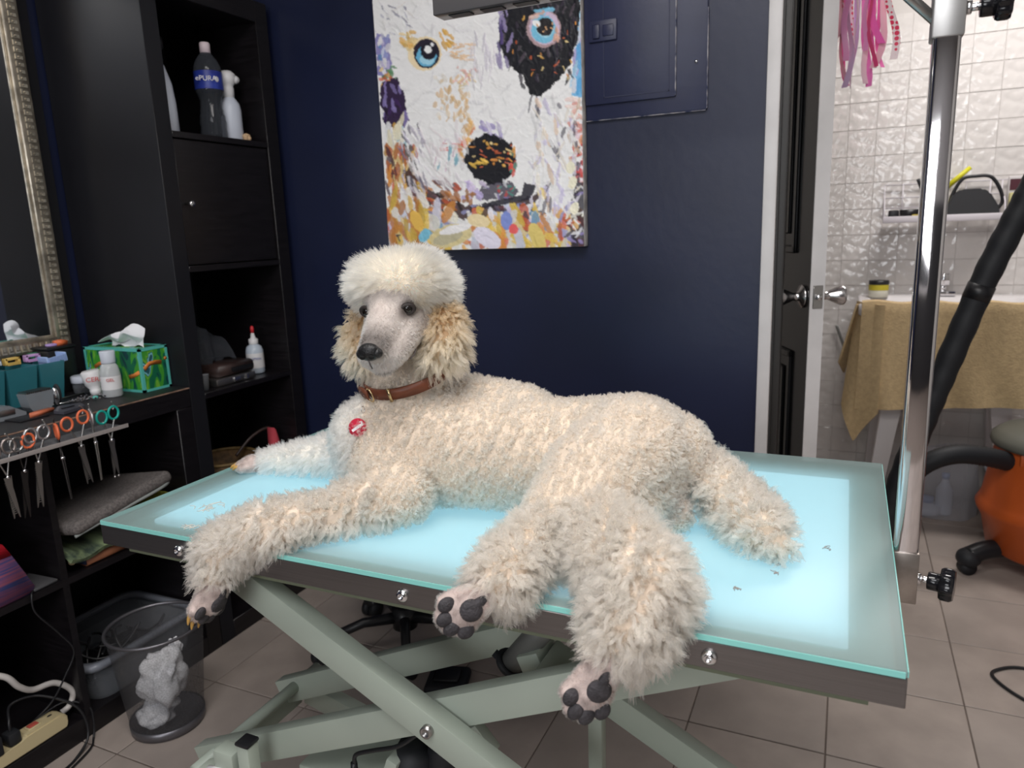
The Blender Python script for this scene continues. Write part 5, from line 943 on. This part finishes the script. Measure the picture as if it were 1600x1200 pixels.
# ------------------------------------------------------------------ the poodle
dog = thing('poodle', 'cream standard poodle lying on the lit table with legs over the edge', 'dog', (-.45, .96, .756))
HR = Vector((.984, .171, .053)); HF = Vector((.179, -.938, -.295)).normalized(); HU = Vector((.0007, -.300, .954)).normalized(); HM = Vector((-.592, .880, 1.067))
def H(a, b, c): return HM + HR * a + HF * b + HU * c
CAPS = []   # p0, r0, p1, r1, region
def cap(reg, *pr):
    for (p, r), (q, s) in zip(pr[:-1], pr[1:]): CAPS.append((Vector(p), r, Vector(q), s, reg))
cap('body', ((-.628, .935, .848), .090), ((-.495, .961, .842), .086), ((-.372, .981, .838), .080), ((-.262, .995, .848), .080), ((-.222, 1.008, .845), .062))
cap('body', ((-.60, .985, .885), .070), ((-.45, 1.00, .865), .068))
cap('neck', ((-.622, .950, .885), .078), ((-.612, .948, .945), .060), ((-.606, .945, 1.02), .052), (H(0, -.065, .0), .05))
cap('chest', ((-.655, .915, .86), .066), ((-.640, .905, .80), .06))
cap('thigh', ((-.262, .965, .858), .078), ((-.290, .885, .838), .070), ((-.312, .825, .805), .055), ((-.316, .785, .790), .036))
cap('thigh', ((-.235, .97, .82), .05), ((-.262, .86, .806), .045), ((-.255, .795, .800), .045))
cap('leg', ((-.318, .79, .795), .038), ((-.335, .725, .785), .030), ((-.338, .692, .783), .029), ((-.346, .676, .776), .020))
cap('leg', ((-.262, .80, .802), .046), ((-.205, .735, .803), .044), ((-.180, .705, .795), .044), ((-.186, .682, .770), .040), ((-.198, .664, .745), .024), ((-.203, .655, .732), .018))
cap('body', ((-.605, .885, .825), .066), ((-.572, .845, .803), .046))
cap('foreleg', ((-.572, .845, .800), .042), ((-.654, .763, .787), .026), ((-.700, .710, .785), .030), ((-.765, .688, .752), .030), ((-.770, .676, .722), .021), ((-.772, .672, .705), .016))
cap('backleg', ((-.680, .99, .815), .055), ((-.727, .994, .803), .047), ((-.809, .993, .793), .033), ((-.880, .978, .783), .024), ((-.940, .967, .775), .017))
cap('tail', ((-.175, 1.02, .825), .026), ((-.150, .998, .808), .032), ((-.120, .965, .797), .033), ((-.085, .918, .790), .028), ((-.058, .900, .777), .014))
cap('body', ((-.25, .93, .785), .03), ((-.20, .945, .782), .025))
# head
cap('top', (H(-.024, -.034, .022), .036), (H(.034, -.034, .022), .036)); cap('top', (H(-.008, -.080, .002), .046), (H(.016, -.080, .002), .046)); cap('top', (H(-.030, -.055, .004), .038), (H(.040, -.055, .004), .038))
cap('face', (H(0, -.030, .0), .043), (H(0, .0, -.012), .035), (H(0, .035, -.018), .0265), (H(0, .078, -.028), .0195))
cap('face', (H(0, -.035, -.035), .040), (H(0, .01, -.044), .028), (H(0, .062, -.056), .0185))
for s in (-1, 1):
    cap('face', (H(s * .022, -.03, -.022), .030), (H(s * .020, .01, -.034), .024), (H(s * .016, .060, -.044), .0190))
    cap('face', (H(s * .022, -.008, .010), .017), (H(s * .012, .006, .004), .016))
ear1 = [((-.556, .938, 1.062), .020), ((-.534, .930, 1.042), .022), ((-.530, .922, 1.010), .024), ((-.540, .915, .992), .018)]
ear0 = [((-.650, .925, 1.050), .016), ((-.672, .918, 1.034), .016), ((-.674, .912, 1.005), .016), ((-.658, .905, .985), .014)]
cap('ear', *ear1); cap('ear', *ear0)
# paws
PADS, CLAWS = [], []
def paw(W, T, soln, size, sole=True, cl=True, spread=1.0):
    W, T = Vector(W), Vector(T); d = (T - W).normalized(); n = (Vector(soln) - d * Vector(soln).dot(d)).normalized(); l = d.cross(n); Lp = (T - W).length
    cap('paw', (W, .019 * size), (W + d * Lp * .55, .021 * size))
    for k, (a, f, r) in enumerate(((-1.45, .80, .0105), (-.5, 1.0, .0118), (.5, 1.0, .0118), (1.45, .80, .0105))):
        a *= spread; p0 = W + d * Lp * .35 + l * a * .009 * size; p1 = W + d * Lp * f + l * a * .0135 * size
        cap('paw', (p0, .011 * size), (p1, r * size))
        if sole: PADS.append((p1 + n * .0100 * size - d * .001, d, l, n, (.0104 * size, .0086 * size, .0050 * size)))
        if cl: CLAWS.append((p1 + d * r * size * .7 - n * .004 * size, (d * 1.0 + n * .35 - n * .2).normalized(), .013 * size))
    if sole: PADS.append((W + d * Lp * .42 + n * .0175 * size, d, l, n, (.0135 * size, .0135 * size, .006 * size)))
TOW = Vector((.30, -.94, .18))
TOWC = -FWD
paw((-.350, .670, .773), (-.386, .642, .746), TOWC + UPV * -.15 + RGT * .1, .98, cl=False)
paw((-.204, .652, .732), (-.230, .634, .682), TOWC + RGT * .25, .98, cl=False)
paw((-.768, .672, .706), (-.784, .657, .668), RGT * .75 + TOWC * .25 - UPV * .1, .98)
paw((-.945, .966, .772), (-.985, .952, .767), Vector((0, 0, -1)), .85, sole=False)

def add_capsule(bm, p0, r0, p1, r1, seg=18):
    x, y, d = frame_of(p1 - p0) if (p1 - p0).length > 1e-5 else frame_of((0, 0, 1)); rings = []
    for k in range(1, 6): a = PI / 2 * (1 - k / 5); rings.append((p0 - d * r0 * math.sin(a), max(r0 * math.cos(a), r0 * .05)))
    for k in range(0, 5): a = PI / 2 * k / 5; rings.append((p1 + d * r1 * math.sin(a), max(r1 * math.cos(a), r1 * .05)))
    ring_loft(bm, [[p + (x * math.cos(t) + y * math.sin(t)) * r for t in [2 * PI * k / seg for k in range(seg)]] for p, r in rings])
bm = B()
for p0, r0, p1, r1, g in CAPS: add_capsule(bm, p0, r0, p1, r1)
bmesh.ops.recalc_face_normals(bm, faces=bm.faces)
me0 = bpy.data.meshes.new('tmp'); bm.to_mesh(me0); bm.free(); to = bpy.data.objects.new('tmp', me0); C.objects.link(to)
md = to.modifiers.new('r', 'REMESH'); md.mode = 'VOXEL'; md.voxel_size = .0042
md = to.modifiers.new('s', 'SMOOTH'); md.factor = .5; md.iterations = 5
dg = bpy.context.evaluated_depsgraph_get(); body_me = bpy.data.meshes.new_from_object(to.evaluated_get(dg)); bpy.data.objects.remove(to)
body_me.name = 'body'; nv = len(body_me.vertices)
co = np.empty(nv * 3); body_me.vertices.foreach_get('co', co); co = co.reshape(-1, 3)
# keep the lying parts on the glass
over = (co[:, 0] < .07) & (co[:, 1] > .699) & (co[:, 0] > -1.028); low = over & (co[:, 2] < .7575); co[low, 2] = .7575
body_me.vertices.foreach_set('co', co.ravel()); body_me.update()
A0 = np.array([c[0] for c in CAPS]); A1 = np.array([c[2] for c in CAPS]); Rr = np.array([[c[1], c[3]] for c in CAPS]); REG = [c[4] for c in CAPS]
def nearest(P):
    best = np.full(len(P), 1e9); idx = np.zeros(len(P), int); tt = np.zeros(len(P))
    for i in range(len(CAPS)):
        d = A1[i] - A0[i]; t = np.clip(((P - A0[i]) @ d) / (d @ d), 0, 1); q = A0[i] + t[:, None] * d
        D = np.linalg.norm(P - q, axis=1) - (Rr[i, 0] * (1 - t) + Rr[i, 1] * t)
        m = D < best; best[m] = D[m]; idx[m] = i; tt[m] = t[m]
    return idx, tt
HRn, HFn, HUn, HMn = map(np.array, (HR, HF, HU, HM))
SKIN = dict(body=(.65, .54, .435), neck=(.69, .59, .49), chest=(.76, .70, .62), thigh=(.64, .535, .435), leg=(.66, .54, .435), foreleg=(.66, .55, .45), backleg=(.82, .76, .68), tail=(.66, .55, .445), top=(.84, .74, .60), face=(.47, .42, .39), ear=(.58, .40, .25), paw=(.47, .38, .35))
def tint(P, idx):
    reg = np.array(REG)[idx]; col = np.array([SKIN[r] for r in reg])
    L = P - HMn; a, b, c = L @ HRn, L @ HFn, L @ HUn
    face = reg == 'face'
    # dark skin by the nose and round the eyes
    m = face * np.clip((b - .048) / .03, 0, 1) * np.clip((c + .040) / .02, 0, 1); col = col * (1 - m[:, None] * .66)
    for s in (-1, 1):
        dd_ = np.sqrt(((a - s * .032) * .8) ** 2 + (b - .012) ** 2 * .3 + (c + .0005) ** 2); m = np.clip(1.7 - dd_ / .0088, 0, 1) * (b > -.02); col = col * (1 - m[:, None] * .85) + np.array((.05, .035, .03)) * m[:, None] * .85
        m = face * np.clip(1 - abs(c + .066 + .10 * (b - .05)) / .004, 0, 1) * (b > .02); col = col * (1 - m[:, None] * .5)
    m = face * np.exp(-((b - .03) / .02) ** 2 - (a / .012) ** 2) * (c > -.02); col = col * (1 - m[:, None] * .10) + np.array((.62, .45, .42)) * m[:, None] * .10
    pw = reg == 'paw'; nz = np.sin(P[:, 0] * 310) * np.sin(P[:, 1] * 270) * np.sin(P[:, 2] * 290); col = np.where(pw[:, None], col * (1 + .35 * nz[:, None]), col)
    an = np.exp(-np.sum((P - np.array((-.168, 1.005, .832))) ** 2, 1) / .016 ** 2); col = col * (1 - an[:, None] * .55) + np.array((.30, .20, .19)) * an[:, None] * .55
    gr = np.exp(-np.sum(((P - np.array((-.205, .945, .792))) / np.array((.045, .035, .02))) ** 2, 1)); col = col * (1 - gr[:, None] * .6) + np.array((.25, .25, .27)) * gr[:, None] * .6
    er = (reg == 'ear'); k = er * np.clip((P[:, 2] - 1.0) / .06, 0, 1); col = np.where(er[:, None], np.array((.64, .48, .33)) * (1 - k[:, None]) + np.array((.45, .28, .155)) * k[:, None], col)
    return col, reg
idx, tt = nearest(co); col, reg = tint(co, idx)
ca = body_me.color_attributes.new('coat', 'FLOAT_COLOR', 'POINT'); ca.data.foreach_set('color', np.concatenate([col, np.ones((nv, 1))], 1).astype(np.float32).ravel())
body_me.shade_smooth()
skinm = attr_mat('dog_skin', 'coat', rough=.75, spec=.15, bump=.5, bscale=260)
body_me.materials.clear(); body = obj('body', body_me, skinm, dog)
ORGN = np.array(ORG['poodle'])

furm = bpy.data.materials.new('poodle_coat'); furm.use_nodes = True; nt = furm.node_tree; nt.nodes.remove(nt.nodes['Principled BSDF'])
at = nt.nodes.new('ShaderNodeAttribute'); at.attribute_name = 'coat'; ph_ = nt.nodes.new('ShaderNodeBsdfHairPrincipled'); ph_.model = 'CHIANG'; ph_.parametrization = 'COLOR'
ph_.inputs['Roughness'].default_value = .55; ph_.inputs['Radial Roughness'].default_value = .75; ph_.inputs['Coat'].default_value = 0
nt.links.new(at.outputs['Color'], ph_.inputs['Color']); nt.links.new(ph_.outputs[0], nt.nodes['Material Output'].inputs[0])

# surface samples
tri = body_me.calc_loop_triangles(); nt_ = len(body_me.loop_triangles); T3 = np.empty(nt_ * 3, np.int32); body_me.loop_triangles.foreach_get('vertices', T3); T3 = T3.reshape(-1, 3)
vn = np.empty(nv * 3); body_me.vertices.foreach_get('normal', vn); vn = vn.reshape(-1, 3)
a_, b_, c_ = co[T3[:, 0]], co[T3[:, 1]], co[T3[:, 2]]; ar = np.linalg.norm(np.cross(b_ - a_, c_ - a_), axis=1) / 2; TOT = ar.sum()
def sample(n, r):
    t = r.choice(nt_, n, p=ar / TOT); u, v = r.random(n), r.random(n); f = u + v > 1; u[f], v[f] = 1 - u[f], 1 - v[f]
    w = 1 - u - v; P = a_[t] * w[:, None] + b_[t] * u[:, None] + c_[t] * v[:, None]
    Nn = vn[T3[t, 0]] * w[:, None] + vn[T3[t, 1]] * u[:, None] + vn[T3[t, 2]] * v[:, None]; return P, Nn / np.linalg.norm(Nn, axis=1)[:, None]
def nrmz(v): return v / (np.linalg.norm(v, axis=1)[:, None] + 1e-9)
# per coat: length, clump spacing(m), strands per clump, clump radius, curl radius, turns, droop, messy, root radius
FUR = dict(body=(.0095, .0036, 9, .0016, .0017, 1.5, .20, .9, .00027), neck=(.009, .0036, 9, .0018, .0012, 1.0, .25, .7, .00027), chest=(.014, .0040, 11, .0020, .0019, 1.2, .45, .6, .00028),
           thigh=(.0095, .0036, 9, .0018, .0013, 1.1, .25, .8, .00027), leg=(.0235, .0042, 17, .0021, .0026, 1.3, .25, .8, .00027), foreleg=(.0190, .0044, 15, .0021, .0023, 1.1, .22, .75, .00028),
           backleg=(.0140, .0038, 11, .0020, .0012, .7, .25, .5, .00027), tail=(.0210, .0044, 16, .0020, .0028, 1.4, .2, .8, .00027), top=(.0220, .0030, 10, .0019, .0006, .4, .06, .22, .00024),
           ear=(.0210, .0044, 17, .0020, .0030, 1.3, .9, .5, .00029), face=(.0036, .0022, 4, .0016, .0, .0, .5, .5, .00019), paw=(.0034, .0022, 4, .0016, .0003, .3, .2, .5, .00017))
CH = dict(topknot=('top',), ear_fur=('ear',), body_coat=('body', 'neck', 'chest'), leg_fur=('leg', 'foreleg', 'backleg', 'thigh'), tail_fur=('tail',), short_fur=('face', 'paw'))
fr = np.random.default_rng(3)
base_n = int(TOT / (.0022 ** 2)); P, Nn = sample(base_n, fr); idx, tt = nearest(P); col, reg = tint(P, idx)
keep = np.ones(len(P), bool)
for r_, f in FUR.items():
    m = reg == r_; keep[m] = fr.random(m.sum()) < (.0022 / f[1]) ** 2
keep &= ~((P[:, 2] < .7595) & (P[:, 1] > .70))
Lh = P - HMn; ha, hb_, hc2 = Lh @ HRn, Lh @ HFn, Lh @ HUn
for s in (-1, 1): keep &= ~((reg == 'face') & (np.sqrt((ha - s * .031) ** 2 + (hc2 + .001) ** 2) < .009) & (hb_ > -.01))
keep &= ~((reg == 'face') & (hb_ > .085))
for pd in PADS: keep &= ~((np.linalg.norm(P - np.array(pd[0]), axis=1) < .0115))
P, Nn, idx, col, reg, tt = P[keep], Nn[keep], idx[keep], col[keep], reg[keep], tt[keep]
SEGDIR = nrmz(A1 - A0)
def grow(name, regs, lab=None, sel=None):
    m = np.isin(reg, regs)
    if sel is not None: m &= sel(P)
    p, n, c, rg, ix = P[m], Nn[m], col[m], reg[m], idx[m]; K = len(p)
    prm = np.array([FUR[r] for r in rg]); ln, sp_, ns, cr, hr, tn, dr, ms, rr = prm.T; ns = ns.astype(int)
    g = np.tile(np.array([0, 0, -1.0]), (K, 1)); low = np.isin(rg, ('leg', 'foreleg', 'backleg')); g = g + low[:, None] * SEGDIR[ix] * .9
    if 'ear' in regs: g = g + n * .25
    fld = sum(np.stack([np.sin(p @ np.array(v_) + o_) for v_, o_ in zip(((q_, .4 * q_, -.7 * q_), (-.5 * q_, q_, .6 * q_), (.7 * q_, -.6 * q_, q_)), (1.3, 4.1, 2.2))], -1) for q_ in (95, 230, 420)) / 1.7
    d0 = nrmz(n + g * (dr[:, None] * .55) + (fld * .75 + fr.normal(size=(K, 3)) * .3) * (ms[:, None] * .85)); ln = ln * fr.uniform(.75, 1.2, K)
    if 'top' in regs:
        Lq = p - HMn; cc = Lq @ HUn; bb = Lq @ HFn; out = nrmz(p - np.array(H(0, -.055, .025))); d0 = nrmz(out + fr.normal(size=(K, 3)) * .09 + HUn * .12); ln = ln * np.clip(.80 + cc * 3.2, .5, 1.15)
        ln = ln * np.where((bb > -.01) & (cc < .02), .62, 1)
    # keep coats off the glass
    R_ = np.repeat(np.arange(K), ns); S_n = len(R_); NP = 9 if ('leg' in regs or 'tail' in regs or 'ear' in regs) else 7
    x = nrmz(np.cross(d0, np.tile([.3, .2, .93], (K, 1)))); y = np.cross(d0, x)
    aa = fr.uniform(0, 2 * PI, S_n); q = np.sqrt(fr.random(S_n)) * cr[R_]
    root = p[R_] + (x[R_] * np.cos(aa)[:, None] + y[R_] * np.sin(aa)[:, None]) * q[:, None] - n[R_] * .001
    ph = fr.uniform(0, 2 * PI, K); hand = fr.choice([-1, 1], K); L_s = ln[R_] * fr.uniform(.82, 1.12, S_n); jit = fr.normal(size=(S_n, 3)) * .05
    pos = np.empty((S_n, NP, 3)); conv = .32
    for k in range(NP):
        t = k / (NP - 1)
        dirv = d0[R_] * t + g[R_] * (dr[R_] * t * t * .5)[:, None] + jit * t
        a2 = ph[R_] + hand[R_] * 2 * PI * tn[R_] * t; hh = hr[R_] * t ** .6
        pos[:, k] = root + dirv * L_s[:, None] - (root - p[R_]) * (conv * t) + (x[R_] * (np.cos(a2) - np.cos(ph[R_]) * (1 - t))[:, None] + y[R_] * (np.sin(a2) - np.sin(ph[R_]) * (1 - t))[:, None]) * hh[:, None]
    inside = (pos[..., 2] < .7578) & (pos[..., 1] > .698); pos[..., 2] = np.where(inside, .7578 + (root[:, None, 2] * 0), pos[..., 2])
    rad = rr[R_][:, None] * np.linspace(1, .35, NP)[None, :]
    cs = c[R_] * fr.uniform(.88, 1.10, S_n)[:, None]; cl_ = fr.normal(1, .05, K)[R_]; cs = np.clip(cs * cl_[:, None], 0, .95)
    hc = bpy.data.hair_curves.new(name); hc.add_curves([NP] * S_n)
    hc.attributes['position'].data.foreach_set('vector', (pos - ORGN).astype(np.float32).ravel())
    ra = hc.attributes.get('radius') or hc.attributes.new('radius', 'FLOAT', 'POINT'); ra.data.foreach_set('value', rad.astype(np.float32).ravel())
    cc_ = hc.attributes.new('coat', 'FLOAT_COLOR', 'CURVE'); cc_.data.foreach_set('color', np.concatenate([cs, np.ones((S_n, 1))], 1).astype(np.float32).ravel())
    hc.materials.append(furm); o = bpy.data.objects.new(name, hc); C.objects.link(o); o.parent = dog; o['kind'] = 'stuff'
    if lab: o['label'] = lab
    print('fur', name, K, S_n); return o
grow('topknot', ('top',), 'tall fluffy white topknot'); grow('ear_fur', ('ear',), 'wavy tan ear hair', lambda p: p[:, 0] > -.6); grow('ear_fur', ('ear',), 'wavy apricot ear hair', lambda p: p[:, 0] <= -.6)
grow('body_coat', ('body', 'neck', 'chest')); grow('leg_fur', ('leg', 'foreleg', 'backleg', 'thigh')); grow('tail_fur', ('tail',)); grow('short_fur', ('face', 'paw'), 'short shaved grey pink face and paw hair')
# eyes, nose, mouth
eyem = mat('dark_eye', (.006, .004, .003), rough=.08, spec=.6); wet = mat('black_nose_leather', (.010, .010, .011), rough=.30, bump=.5, bscale=500)
for s in (-1, 1):
    c0 = H(s * .031, .0085, .0005); bm = B(); ball(bm, c0, .0082, u=20, v=14); ey = obj('eye', bm, eyem, dog)
    bm = B(); ax = (HF + HR * s * .35).normalized(); torus(bm, c0 + ax * .0035, .0088, .0031, ax, 24, 8, ell=.74, xdir=HR); obj('eye_rim', bm, mat('dark_eye_rim', (.03, .022, .02), rough=.5), ey)
bm = B(); Rm = Matrix((HR, HF, HU)).transposed()
ball(bm, H(0, .094, -.024), .0140, (1.1, .75, .9), Rm, 28, 18); ball(bm, H(0, .095, -.020), .0118, (1.2, .7, .7), Rm, 24, 14)
for s in (-1, 1): ball(bm, H(s * .0115, .094, -.026), .0074, (1, 1, 1), Rm, 16, 10)
no = obj('nose', bm, wet, dog); bm = B()
for s in (-1, 1): ball(bm, H(s * .0066, .1042, -.0270), .0037, (1.1, .5, .85), Rm, 12, 8)
obj('nostril', bm, mat('nostril_black', (.0015, .0015, .0015), rough=.9), no)
bm = B(); tube(bm, smooth_path([H(.0335, .046, -.0605), H(.0370, .038, -.058), H(.0375, .030, -.054)], 6), .0011, 6); tube(bm, [H(0, .1015, -.033), H(0, .1005, -.040), H(0, .098, -.047)], .0010, 6); obj('lip_line', bm, mat('grey_lip', (.10, .08, .08), rough=.5), dog)
padm = mat('grey_black_pad', (.040, .036, .040), rough=.65, bump=.8, bscale=380, var=.3, scale=120)
for p, d, l, n, sc_ in PADS:
    bm = B(); Rm2 = Matrix((d, l, n)).transposed(); ball(bm, p, 1.0, sc_, Rm2, 18, 12)
    if sc_[0] > .0118: ball(bm, p - d * .010 + l * .002, 1.0, (.013, .0062, .0045), Rm2, 14, 10)
    obj('paw_pad', bm, padm, dog)
clm = mat('amber_claw', (.52, .30, .08), rough=.35)
for p, d, l_ in CLAWS:
    bm = B(); tube(bm, smooth_path([p, p + d * l_ * .6, p + d * l_ + Vector((0, 0, -l_ * .3))], 3), .0034, 8, radii=[.0034, .0033, .003, .0026, .0022, .0016, .0008]); obj('claw', bm, clm, dog)
# collar with tag
cl = thing('dog_collar', 'brown leather collar with brass buckle and round red tag on the poodle', 'collar', (-.612, .945, .957))
cc0 = Vector((-.608, .944, .960)); axn = Vector((-.10, -.30, .94)).normalized(); lea = mat('brown_collar_leather', (.16, .045, .02), rough=.45, var=.2, scale=60)
x_, y_, _ = frame_of(axn); bm = B(); rings = []; RO = .0700
for k in range(64):
    a = 2 * PI * k / 64; rd_ = x_ * math.cos(a) + y_ * math.sin(a); c1 = cc0 + rd_ * RO
    rings.append([c1 + rd_ * .0018 + axn * .0085, c1 + rd_ * .0018 - axn * .0085, c1 - rd_ * .0018 - axn * .0085, c1 - rd_ * .0018 + axn * .0085])
ring_loft(bm, rings, closed=True); obj('strap', bm, lea, cl)
def onring(px, off=0, up=0):
    """point on the collar ring at room azimuth px (degrees)"""
    d = Vector((math.cos(math.radians(px)), math.sin(math.radians(px)), 0)); d = (d - axn * d.dot(axn)).normalized(); return cc0 + d * (RO + off) + axn * up, d
gold = mat('brass', (.72, .55, .30), rough=.25, metal=1.0)
A_, dA = onring(238, .005); t_ = axn.cross(dA).normalized()
bm = B(); prism(bm, [(-.008, -.0085), (.016, -.0085), (.026, -.003), (.027, .002), (.018, .0085), (-.008, .0085)], .0, .003, lambda u, v, d: A_ - t_ * u + axn * v + dA * d); obj('strap_tip', bm, lea, cl)
Bq, dB = onring(247, .006); bm = B(); torus(bm, Bq, .0105, .0013, dB, 24, 8, ell=.8, xdir=axn); obj('buckle', bm, gold, cl)
Dq, dD = onring(275, .003); bm = B(); tD = axn.cross(dD); prism(bm, [(-.002, -.0105), (.002, -.0105), (.002, .0105), (-.002, .0105)], -.002, .002, lambda u, v, d: Dq + tD * u + axn * v + dD * d); obj('keeper', bm, gold, cl)
bm = B(); q0 = Bq - Vector((0, 0, .015)) + dB * .014; torus(bm, q0, .0052, .0008, (1, .2, 0), 16, 6); obj('split_ring', bm, chrome, cl)
tg0 = Bq + dB * .029 - Vector((-.003, 0, .034)); tn = (-FWD + Vector((-.1, 0, .15))).normalized()
bm = B(); cyl(bm, tg0 - tn * .0008, tg0 + tn * .0008, .0135, seg=32); tg_ = obj('name_tag', bm, mat('red_enamel_tag', (.50, .02, .05), rough=.3), cl, label='round red tag with white marks')
bm = B(); R3 = Matrix((RGT, UPV, -FWD)).transposed(); box(bm, (-.0095, -.002, .0009), (.0095, .002, .0013), rot=Matrix.Rotation(.6, 3, 'Z'), piv=(0, 0, 0)); 
for v in bm.verts: v.co = R3 @ v.co + tg0
obj('white_bar', bm, whitepl, tg_)
text('tag_lettering', '7', .012, tg0 + tn * .0016 + RGT * .005 + UPV * .004, RGT, UPV, whitepl, tg_)
